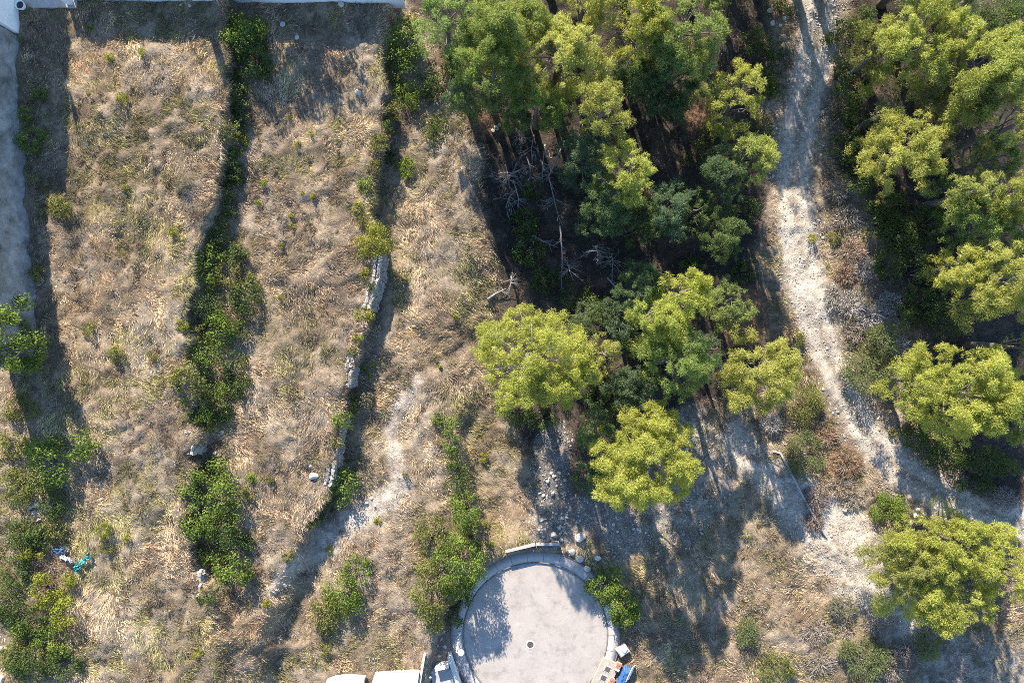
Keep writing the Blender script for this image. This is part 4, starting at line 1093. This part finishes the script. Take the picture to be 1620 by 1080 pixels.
# small fresh weeds scattered over the terraces
for i, (a, b, r_, k) in enumerate(((416, 289, 7, "lime"), (408, 320, 7, "lime"), (493, 211, 6, "yellow"), (470, 228, 6, "yellow"), (495, 310, 6, "yellow"), (478, 305, 4, "yellow"), (461, 341, 5, "yellow"), (461, 357, 6, "yellow"), (445, 388, 4, "yellow"), (441, 470, 6, "yellow"), (410, 476, 5, "yellow"), (400, 757, 12, "lime"), (392, 780, 12, "olive"), (640, 444, 5, "lime"), (573, 582, 6, "lime"), (588, 577, 5, "lime"), (585, 594, 5, "lime"), (696, 580, 4, "lime"), (720, 500, 5, "yellow"), (765, 725, 10, "yellow"), (597, 825, 6, "yellow"), (640, 750, 7, "olive"), (425, 760, 7, "olive"), (200, 852, 7, "yellow"), (225, 83, 8, "lime"), (172, 90, 9, "yellow"), (192, 155, 12, "yellow"), (142, 44, 5, "lime"), (285, 515, 11, "yellow"), (272, 365, 9, "yellow"), (198, 295, 6, "yellow"), (457, 185, 5, "yellow"), (520, 870, 7, "yellow"), (420, 955, 8, "yellow"), (310, 1035, 10, "yellow"), (515, 1030, 12, "olive"), (160, 840, 14, "yellow"), (165, 868, 12, "olive"), (775, 860, 6, "lime"), (770, 830, 8, "olive"), (1285, 378, 10, "yellow"), (1322, 375, 12, "olive"), (1415, 685, 8, "yellow"), (1600, 735, 12, "yellow"), (240, 562, 12, "olive"), (182, 560, 16, "olive"), (135, 520, 14, "olive"))):
    S(a, b, r_, r_ * .9, .25 + r_ * .06, near(a, b, "fresh green weed", 9), k, "weed", "weed", "fresh weeds in the dry grass", .12, seed=2500 + i, stems=False, dens=1.2)

# bare grey and brown bushes
def twig_bush(px_, py_, rx, ry, h_, label, col, group=None, n=420, seed=0, name="dry_bush"):
    rng = np.random.default_rng(seed + int(px_)); b = place_tree(px_, py_, h_, .5); s = (CAM_H - b[2]) / FPX
    root = thing(name, label, "dry bush", b, 0, group)
    d = unit(rng.normal(size=(n, 3)) * np.array([1, 1, .5]) + np.array([0, 0, .5])); d[:, 2] = np.abs(d[:, 2])
    pos = d * np.array([rx * s, ry * s, h_]) * (rng.random((n, 1)) ** .5 * .75)
    dirs = unit(d * np.array([rx * s, ry * s, h_ * .7]) + rng.normal(size=d.shape) * .9)
    V, F = blades(pos, dirs, rng.uniform(.2, .6, n), rng.uniform(.012, .03, n), rng)
    c = np.array(col) * rng.uniform(.65, 1.25, (n, 1))
    obj("twigs", mesh_from("twigs", V, F, np.repeat(c, 3, 0)), M_TWIG, root)
    mb = MB()
    for k in range(5):
        th = rng.random() * 6.28
        mb.tube([(0, 0, -.1), (math.cos(th) * rx * s * .4, math.sin(th) * ry * s * .4, h_ * .45), (math.cos(th) * rx * s * .8, math.sin(th) * ry * s * .8, h_ * .8)], [.03, .02, .008], 4)
    mb.build("stem", M_DEAD, root)
    return root
for i, (a, b, rx, ry, h_, c) in enumerate(((1345, 340, 34, 24, 1.6, (.28, .25, .21)), (1330, 300, 30, 24, 1.4, (.22, .20, .18)), (1355, 395, 28, 24, 1.4, (.30, .22, .17)), (1375, 425, 30, 26, 1.6, (.33, .31, .29)), (1340, 430, 24, 24, 1.2, (.24, .17, .12)), (1350, 480, 32, 28, 1.8, (.34, .32, .31)), (1385, 500, 34, 26, 1.8, (.33, .31, .30)), (1410, 480, 28, 26, 1.8, (.28, .27, .26)), (1420, 545, 30, 22, 1.6, (.32, .30, .29)), (1355, 525, 22, 22, 1.2, (.30, .25, .2)), (1320, 470, 18, 30, 1.0, (.3, .28, .24)), (1590, 790, 34, 26, 1.6, (.25, .22, .2)), (1220, 670, 22, 22, 1.2, (.36, .33, .30)))):
    twig_bush(a, b, rx, ry, h_, near(a, b, "bare grey twiggy bush", rx), c, "bare bushes right of the track", 1000, 40 + i)
for i, (a, b, rx, ry, h_, c) in enumerate(((1345, 735, 34, 26, 1.4, (.20, .13, .09)), (1310, 690, 26, 22, 1.1, (.27, .18, .12)), (1295, 790, 26, 26, 1.3, (.16, .12, .10)), (1290, 825, 20, 24, 1.1, (.15, .12, .10)), (1330, 770, 34, 26, 1.0, (.27, .21, .16)), (1400, 990, 40, 26, 1.4, (.26, .22, .19)), (1440, 1030, 30, 26, 1.4, (.24, .21, .19)), (1410, 1060, 34, 20, 1.3, (.26, .22, .18)), (1290, 1000, 34, 28, 1.0, (.25, .21, .17)), (1300, 1050, 34, 24, 1.0, (.24, .21, .18)), (1350, 790, 26, 24, .8, (.30, .26, .2)))):
    twig_bush(a, b, rx, ry, h_, near(a, b, "brown dried-out bush", rx), c, "brown bushes on the lower slope", 900, 70 + i)

# ------------------------------------------------------------------ countless ground cover
def ground_v(px_, py_):
    z = np.zeros(len(px_))
    for _ in range(9):
        s = (CAM_H - z) / FPX; z = .5 * z + .5 * H((px_ - 810) * s, (540 - py_) * s)
    s = (CAM_H - z) / FPX
    x, y = (px_ - 810) * s, (540 - py_) * s
    return np.stack([x, y, H(x, y)], 1)
def scatter(n, mask, rng, dens=None):
    a, b = rng.uniform(-50, 1670, n), rng.uniform(-50, 1130, n)
    k = rng.random(n) < mask(a, b)
    a, b = a[k], b[k]
    return a, b, ground_v(a, b)

rng = np.random.default_rng(5)
def grass_density(a, b):
    m = straw_mask(a, b)
    lower_right = (a > 960) & (b > 640)
    m = m * np.where(lower_right, .55, 1.0)
    return m * (.42 + .58 * sstep(.36, .56, fbm(a * .04, b * .025, 4, 91)))
a, b, G = scatter(1300000, grass_density, rng)
n = len(a)
th = -.25 + (fbm(G[:, 0] * .22, G[:, 1] * .22, 3, 33) - .5) * 7 + rng.normal(size=n) * .42
el = np.clip(rng.normal(.36, .30, n), .03, 1.3)
D = np.stack([np.cos(th) * np.cos(el), np.sin(th) * np.cos(el), np.sin(el)], 1)
L = rng.uniform(.22, .62, n) * (.6 + .7 * fbm(G[:, 0] * .5, G[:, 1] * .5, 2, 35)); W = rng.uniform(.009, .026, n)
V, F = blades(G - np.array([0, 0, .03]), D, L, W, rng)
hue = fbm(G[:, 0] * .3, G[:, 1] * .3, 4, 44); pat = fbm(G[:, 0] * 1.1, G[:, 1] * 1.1, 2, 46); gre = fbm(G[:, 0] * .25 + 50, G[:, 1] * .25, 4, 47)
c = mix((.62, .505, .345), (.52, .40, .285), sstep(.35, .65, hue))
c = mix(c, (.35, .305, .26), sstep(.55, .75, pat) * .8)
c = mix(c, (.33, .32, .13), sstep(.48, .64, gre + .10 * sstep(-26, -40, G[:, 0])) * .8)
c = mix(c, (.22, .145, .10), (rng.random(n) < .16) * .8)
big = fbm(G[:, 0] * .45 + 11, G[:, 1] * .30, 4, 53)
c = c * (rng.uniform(.45, 1.5, (n, 1)) * (.72 + .56 * sstep(.35, .65, big))[:, None] * (.7 + .6 * fbm(G[:, 0] * 2.2, G[:, 1] * 2.2, 2, 49)[:, None]))
tag(obj("dry_grass", mesh_from("dry_grass", V, F, np.repeat(c, 3, 0)), M_STRAW), "pale dry grass lying over the terraces and banks", "grass", kind="stuff")

# low dry scrub: small twiggy cushions that break the grass into light and dark
a, b, G = scatter(9000, lambda a, b: straw_mask(a, b) * (.25 + .75 * sstep(.45, .6, fbm(a * .02, b * .02, 3, 97))) * np.where((a > 950) & (b > 600), 1.0, .55), rng)
n = len(a); K = 62
r = rng.uniform(.22, .62, n)
d = unit(rng.normal(size=(n, K, 3)) * np.array([1, 1, .6]) + np.array([0, 0, .45])); d[..., 2] = np.abs(d[..., 2])
pos = G[:, None] + d * (r[:, None, None] * rng.uniform(.2, .7, (n, K, 1)))
dr = unit(d + rng.normal(size=d.shape) * .5)
V, F = blades(pos.reshape(-1, 3), dr.reshape(-1, 3), (r[:, None] * rng.uniform(.5, 1.0, (n, K))).ravel(), rng.uniform(.010, .026, n * K), rng)
pal = np.array([(.22, .165, .11), (.28, .23, .165), (.18, .13, .085), (.20, .19, .08), (.30, .265, .21), (.23, .20, .10), (.14, .11, .085)])
c = np.repeat(pal[rng.integers(0, 7, n)], K, 0) * rng.uniform(.6, 1.3, (n * K, 1))
tag(obj("dry_scrub", mesh_from("dry_scrub", V, F, np.repeat(c, 3, 0)), M_TWIG), "low brown and grey dry scrub among the grass", "scrub", kind="stuff")

# needle litter and sparse undergrowth under the pines
a, b, G = scatter(110000, forest_mask, rng)
n = len(a); th = rng.random(n) * 6.28; el = np.clip(rng.normal(.3, .3, n), -.05, 1.2)
D = np.stack([np.cos(th) * np.cos(el), np.sin(th) * np.cos(el), np.sin(el)], 1)
V, F = blades(G, D, rng.uniform(.2, .6, n), rng.uniform(.01, .035, n), rng)
c = np.array([(.13, .10, .075), (.16, .14, .12), (.05, .07, .03), (.09, .07, .05)])[rng.integers(0, 4, n)] * rng.uniform(.6, 1.3, (n, 1))
tag(obj("undergrowth", mesh_from("undergrowth", V, F, np.repeat(c, 3, 0)), M_TWIG), "dead twigs and thin undergrowth on the floor of the wood", "undergrowth", kind="stuff")

# loose gravel on the track, chalk slope and rubble patches
def gravel_mask(a, b):
    return np.clip(.9 * (seg_d(a, b, TRACK) < 1.3) + .7 * (seg_d(a, b, PALE) < 1.1) + .8 * (np.minimum(seg_d(a, b, BANK), seg_d(a, b, CHALK2)) < 1.1) + 1.0 * (seg_d(a, b, GRAVEL) < 1.1) + .25 * (seg_d(a, b, TRAIL) < 1), 0, 1) * (np.hypot(a - 847, b - 1003) > 136)
a, b, G = scatter(190000, gravel_mask, rng)
n = len(a); r = rng.gamma(2.0, .020, n) + .018
oct_ = np.array([(1, 0, 0), (0, 1, 0), (-1, 0, 0), (0, -1, 0), (0, 0, .7)])
rz = rng.random(n) * 6.28
ov = oct_[None] * rng.uniform(.6, 1.2, (n, 5, 1)) * r[:, None, None]
cs, sn = np.cos(rz)[:, None], np.sin(rz)[:, None]
V = np.stack([ov[..., 0] * cs - ov[..., 1] * sn, ov[..., 0] * sn + ov[..., 1] * cs, ov[..., 2]], -1) + G[:, None]
Ft = np.array([(0, 1, 4), (1, 2, 4), (2, 3, 4), (3, 0, 4)])
F = (Ft[None] + (np.arange(n) * 5)[:, None, None]).reshape(-1, 3)
c = np.array([.44, .40, .35]) * rng.uniform(.45, 1.2, (n, 1))
tag(obj("gravel", mesh_from("gravel", V.reshape(-1, 3), F, np.repeat(c, 5, 0)), M_GRAVEL), "loose pale gravel on the track and slopes", "gravel", kind="stuff")
